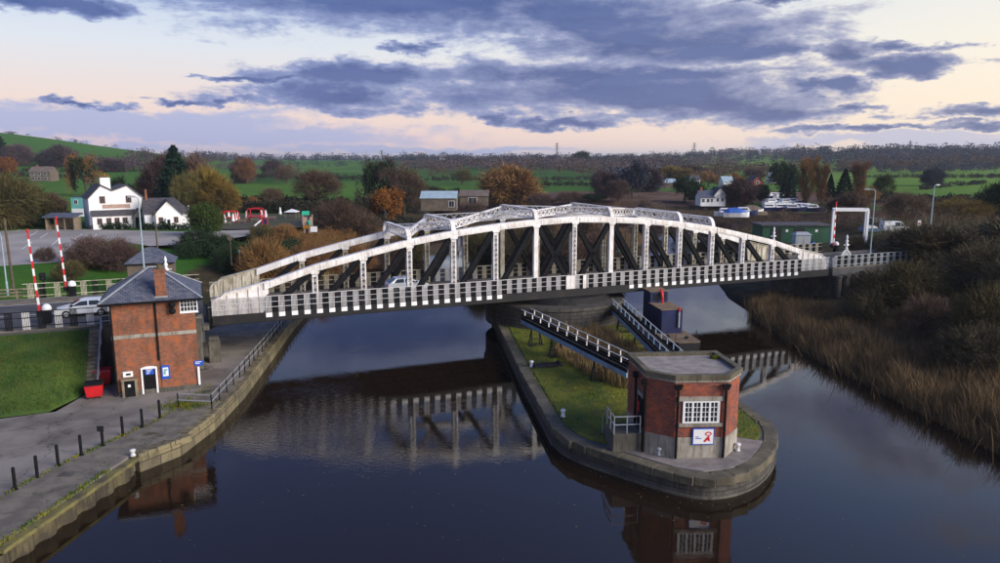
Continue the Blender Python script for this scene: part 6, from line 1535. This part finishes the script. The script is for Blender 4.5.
house('barn with pale blue metal roof beyond the left truss', 421, 456, 209, 3.0, 4.6, 9, 'barn_wall', 'roof_metal', name='barn', cat='barn', wins=((.8, .95, .6, 2.2),))
house('low brown barn with pale ridge right of the blue roofed one', 460, 488, 204.5, 2.6, 4.0, 8, 'barn_wall', 'roof_brown', 'x', name='barn', cat='barn', wins=((.3, .6, .2, 2.1),))
house('stone farmhouse on the hill above the car park', 28, 49, 166, 5.2, 7.8, 8, 'barn_wall', 'roof_brown', 'x', .2, ((.1, .25, .8, 2.2), (.4, .55, .8, 2.2), (.7, .85, .8, 2.2), (.1, .25, 3.3, 4.6), (.4, .55, 3.3, 4.6), (.7, .85, 3.3, 4.6)), dist=400, z=gz(-255, 400))
hw = house('white gabled house by the river meadow', 714, 725.5, 204.5, 2.9, 5.0, 7, 'render_white', 'roof_dark', 'y', None, ((.2, .4, .9, 2), (.6, .8, .9, 2)))
house('white veranda wing left of the white gabled house', 700.5, 714, 204.5, 2.2, 4.0, 6, 'render_white', 'slate', 'x', .2, ((.1, .3, .7, 1.7), (.45, .65, .7, 1.7), (.75, .9, .7, 1.7)))
house('red brick house with white gable trim above the marina', 751, 763, 192, 4.0, 6.6, 8, 'brick_red', 'roof_dark', 'y', None, ((.2, .4, 1, 2.2), (.6, .8, 1, 2.2), (.4, .6, 3.4, 4.5)), dist=300)
house('pale house with blue grey roof in the trees', 723, 733, 189, 3.4, 5.6, 7, 'canvas', 'roof_metal', 'x', .8, ((.15, .35, 1, 2), (.6, .8, 1, 2)), dist=330)
house('small white house left of the orange willow cottage row', 692, 700, 185, 3.2, 5.2, 7, 'canvas', 'roof_dark', 'x', .3, ((.2, .4, 1, 2), (.6, .8, 1, 2)), dist=370)
house('low barn with grey blue roof left of the willow', 654, 676, 188, 2.6, 4.2, 9, 'barn_wall', 'roof_metal', 'x', None, ((.1, .3, .6, 1.6),), dist=340, name='barn', cat='barn')
house('white house high in the woods above the marina', 771, 779, 177, 4, 6.4, 8, 'render_white', 'roof_metal', 'x', .3, ((.2, .4, 1, 2.2), (.6, .8, 1, 2.2)), dist=440, z=gz(170, 440))
far = [(548, 557, 162, 'render_white', 'first of the pale pair left of the far mast'), (559, 566, 161.5, 'canvas', 'second of the pale pair right of the far mast'), (605, 612, 160, 'render_white', 'white one left of the skyline pair'), (613, 620, 160, 'render_white', 'white one right of the skyline pair'), (440, 446, 163, 'canvas', 'pale one left of the small far pylon line'), (668, 673, 162, 'brick_red', 'red one above the orange willow'), (646, 652, 160, 'render_white', 'pale one above the orange willow')]
for x0, x1, y, wl, lb in far:
    q = hit((x0+x1)/2, y); house('tiny far house among trees, '+lb, x0, x1, y, 4.5, 7.5, 8, wl, 'roof_brown', 'x', .2, ((.15, .35, 1, 2.6), (.6, .8, 1, 2.6)), dist=q.y, z=q.z+3, group='far houses across the valley')
# ---- marina: boats, hoist, sheds, vehicles
def boat(label, p, rz, L, W_, hull, top, cover=None, group='boats laid up at the marina', name='boat'):
    o = thing(name, label, 'boat', p, rz, group); secs = []
    for u_, hw, zt in ((-.5, .8, .9), (-.3, 1, .85), (.15, 1, .9), (.38, .6, 1.05), (.5, .06, 1.2)): secs.append([(u_*L, -hw*W_*.35, -.15), (u_*L, hw*W_*.35, -.15), (u_*L, hw*W_/2, zt), (u_*L, -hw*W_/2, zt)])
    MB().loft(secs).build('hull', hull, o)
    if cover:
        s2 = []
        for u_, hw, zt in ((-.48, .7, 1.1), (-.3, .95, 1.9), (0, .95, 2.1), (.2, .9, 1.8), (.42, .5, 1.2)): s2.append([(u_*L, -hw*W_/2, .88), (u_*L, hw*W_/2, .88), (u_*L, hw*W_*.3, zt), (u_*L, -hw*W_*.3, zt)])
        MB().loft(s2).build('cover', cover, o)
    else:
        c = MB().hexa([(-L*.3, -W_*.38, .85), (L*.22, -W_*.38, .9), (L*.22, W_*.38, .9), (-L*.3, W_*.38, .85), (-L*.28, -W_*.32, 1.75), (L*.1, -W_*.32, 1.75), (L*.1, W_*.32, 1.75), (-L*.28, W_*.32, 1.75)]).build('cabin', top, o)
        MB().box(-L*.26, L*.08, -W_*.365, W_*.365, 1.2, 1.55).build('window_band', 'glass', c)
    return o
mb_ = [(770, 211), (776, 210.5), (782, 211), (788, 210.5), (794, 211.5), (800, 210), (772, 205), (779, 204.5), (786, 205), (793, 204.5), (807, 210.5), (813, 211.5), (768, 198.5), (775, 198), (781, 198.5)]
nm_ = ['front row far left', 'front row second', 'front row third', 'front row fourth', 'front row fifth', 'front row right end', 'middle row far left', 'middle row second', 'middle row third', 'middle row right end', 'left of the pair beside the poplars', 'right of the pair beside the poplars', 'back row left', 'back row middle', 'back row right']
for (x, y), nme in zip(mb_, nm_):
    q = U(x, y, 4.95); boat('white and blue cabin boat at the marina, '+nme, q+Vector((0, 0, .15)), prr.uniform(-.3, .3)+math.pi/2*0, prr.uniform(5.5, 7), 2.3, prr.choice(['canvas', 'boat_blue', 'canvas', 'render_white']), 'render_white')
for x, y, hl, cv, lb in ((727, 216, 'canvas', None, 'white cruiser laid up in front of the white house'), (736, 217, 'canvas', 'tarp_blue', 'boat under a blue cover in front of the white house'), (745, 215, 'boat_blue', None, 'dark blue boat right of the blue covered one'), (752, 214, 'canvas', 'barn_wall', 'boat under a dark cover next to the timber stack')):
    boat(lb, U(x, y, 4.95)+Vector((0, 0, .15)), prr.uniform(-.2, .2), 6.0, 2.3, hl, 'render_white', cv)
q = U(757, 215, 4.95); o = thing('timber_stack', 'long stack of pale timber by the laid up boats', 'timber', q, .05)
for k in range(3): MB().box(-2.6+.1*k, 2.6-.12*k, -.5, .5, .02+.3*k, .28+.3*k).build('bundle', 'bare_timber', o)
for x, y, cv, lb in ((616, 259, 'tarp_green', 'moored boat under a bright green tarpaulin seen through the truss'), (598, 256, 'tarp_blue', 'moored boat under a blue tarpaulin left of the green one')):
    q = U(x, y, .3); boat(lb, Vector((q.x, q.y, .15)), 1.1, 7.5, 2.6, 'canvas', 'canvas', cv, 'boats moored behind the bridge')
p, wd, an = base(826, 872, 247.5); hoist = thing('boat_hoist', 'white steel boat hoist standing behind the right approach', 'hoist', U(831, 247, 4.95), -.05); wd = 6.1
for x in (0, 1.0, wd-.9, wd):
    y = 0 if x in (0, wd-.9) else 2.6
    MB().box(x-.16, x+.16, y-.16, y+.16, .35, 5.6).build('leg', 'white_clean', hoist); MB().tube([(x-.12, y, .34), (x+.12, y, .34)], .35, 12).build('wheel', 'rubber', hoist)
for a, c in (((0, 0), (wd-.9, 0)), ((1.0, 2.6), (wd, 2.6)), ((0, 0), (1.0, 2.6)), ((wd-.9, 0), (wd, 2.6))): MB().bar((*a, 5.75), (*c, 5.75), .34, .36).build('top_beam', 'white_clean', hoist)
p, wd, an = base(762, 829, 241.5); o = thing('green_shed', 'long low green shed behind the right end of the bridge', 'shed', p, an)
MB().box(0, wd, 0, 5, -.2, 2.6).build('wall', 'green_paint', o); MB().box(-.3, wd+.3, -.3, 5.3, 2.6, 2.8).build('roof', 'roof_dark', o)
for u_ in (.2, .55): MB().box(u_*wd-.9, u_*wd+.9, -.04, -.001, 0, 2.2).build('door', 'hedge_dark' if False else 'black_steel', o)
for u_ in (.36, .8): MB().box(u_*wd-.2, u_*wd+.2, -.05, -.001, 1.6, 2.0).build('sign_plate', 'white_clean', o)
p, wd, an = base(795, 810, 250, 5.1, 110); o = thing('metal_cabinet', 'grey metal equipment cabinet beside the far bridge end', 'cabinet', p, an)
MB().box(0, wd, 0, 1.5, -.2, 1.9).build('body', 'grey_blue_post', o); MB().hexa([(-.15, -.15, 1.9), (wd+.15, -.15, 1.9), (wd+.15, 1.65, 1.9), (-.15, 1.65, 1.9), (.3, .4, 2.3), (wd-.3, .4, 2.3), (wd-.3, 1.1, 2.3), (.3, 1.1, 2.3)]).build('roof', 'galvanised', o); MB().box(.2, wd/2-.05, -.03, -.001, .1, 1.8).box(wd/2+.05, wd-.2, -.03, -.001, .1, 1.8).build('door', 'galvanised', o)
o = thing('barrel', 'blue plastic barrel beside the grey cabinet', 'barrel', U(812, 251, 4.95)*(109/U(812, 251, 4.95).y)+Vector((0, 0, 0)), 0); o.location.z = 4.95
MB().lathe([(.3, 0), (.36, .1), (.36, .5), (.38, .55), (.36, .6), (.36, 1.0), (.3, 1.1)], n=12).build('body', 'tarp_blue', o); MB().lathe([(.3, 1.1), (.28, 1.14)], n=12).build('lid', 'black_paint', o)
pm('car_white', C4(.72, .73, .75), None, 1, .3); pm('car_dark', C4(.02, .025, .035), None, 1, .3); pm('car_blue', C4(.10, .18, .30), None, 1, .3)
car('white van parked behind the right approach', U(894, 232.5, 4.95), 0.0, 'car_white', 'van', 'vehicles parked behind the right approach', 'van', 'van')
car('blue grey car in front of the white van', U(871, 233, 4.95), .1, 'car_blue', group='vehicles parked behind the right approach')
car('dark car left of the white van', U(880, 228.5, 4.95), .1, 'car_dark', 'van', 'vehicles parked behind the right approach')
car('dark car on the far road at the right edge', U(984, 209.5, 4.95), math.pi*.9, 'car_dark')
o = thing('traffic_sign', 'white and red road sign beside the parked van', 'sign', U(918, 236, 4.95)); MB().tube([(0, 0, -.1), (0, 0, 2.8)], .05, 8).build('post', 'galvanised', o); MB().box(-.3, .3, -.06, -.03, 1.9, 2.8).build('plate', 'white_clean', o); MB().box(-.25, .25, -.07, -.061, 2.1, 2.35).build('red_band', 'red_paint', o)
fence('timber_fence', 'pale wooden step rail climbing beside the right abutment', [U(852, 303, 1.5)[:2], U(878, 292, 2.6)[:2], U(900, 272, 4.4)[:2]], 1.2, 1.0, 2, .1, 'bare_timber', None, 'fence', 1.6, rail_t=.10, zf=lambda x, y: max(gz(x, y), .6))
# ---- pylons
def pylon(label, x, yt, dist):
    d = pix_dir(x, yt); X_ = d.x/d.y*dist; zt = CAM_H+d.z/d.y*dist; g_ = gz(X_, dist); h = zt-g_; o = thing('pylon', label, 'pylon', (X_, dist, g_), .4, 'electricity pylons on the skyline')
    m = MB(); tk = .35
    def w_at(z): return 3.2*(1-z/h)**1.3+.5
    zs = [0, h*.2, h*.38, h*.54, h*.68, h*.8, h*.9, h]
    for sx_, sy_ in ((-1, -1), (1, -1), (1, 1), (-1, 1)):
        for a, c in zip(zs[:-1], zs[1:]): m.bar((sx_*w_at(a), sy_*w_at(a), a), (sx_*w_at(c), sy_*w_at(c), c), tk, tk)
    for a, c in zip(zs[:-1], zs[1:]):
        for s in (-1, 1): m.bar((-w_at(a), s*w_at(a), a), (w_at(c), s*w_at(c), c), .2, .2); m.bar((w_at(a), s*w_at(a), a), (-w_at(c), s*w_at(c), c), .2, .2)
    m.build('lattice_tower', 'roof_dark', o)
    for z, L in ((h*.68, 5.5), (h*.8, 7), (h*.92, 5)): MB().bar((-L, 0, z), (L, 0, z), .3, .4).bar((-L, 0, z), (0, 0, z+1.5), .2, .2).bar((L, 0, z), (0, 0, z+1.5), .2, .2).build('cross_arm', 'roof_dark', o)
for x, yt, dist, lb in ((557, 142.5, 1500, 'tall far one above the middle of the bridge'), (694.5, 142.5, 1450, 'far one above the right half of the bridge'), (797.5, 143.5, 1400, 'far one above the marina'), (910.5, 140.5, 1300, 'far one above the right hand wood'), (381.5, 150, 1500, 'small far one above the ivy covered tree'), (10.5, 132, 850, 'one on the hill at the left edge')): pylon('lattice electricity pylon, '+lb, x, yt, dist)
for x, yb, h, lb in ((506, 195, 7, 'wooden pole in the green field left of the mast'), (127, 178, 9, 'wooden pole on the hill behind the pub')):
    q = hit(x, yb); o = thing('utility_pole', lb, 'pole', q); MB().tube([(0, 0, -.3), (0, 0, h)], [.16, .11], 6).build('shaft', 'wood_pole', o); MB().box(-.8, .8, -.07, .07, h-.7, h-.5).build('crossarm', 'wood_pole', o)

# ================================================================== AIR
hz = MB().box(-6400, 6400, -220, 9200, -3.0, 75).build('haze', None)
mt = bpy.data.materials.new('haze_air'); mt.use_nodes = True; nt = mt.node_tree; nt.nodes.clear()
pv_ = nt.nodes.new('ShaderNodeVolumePrincipled'); out = nt.nodes.new('ShaderNodeOutputMaterial')
pv_.inputs['Color'].default_value = (.78, .86, 1.0, 1); pv_.inputs['Density'].default_value = .00012; pv_.inputs['Anisotropy'].default_value = .2
nt.links.new(pv_.outputs[0], out.inputs['Volume']); hz.data.materials.append(mt); tag(hz, 'thin bluish evening haze over the valley', 'haze', None, 'stuff')
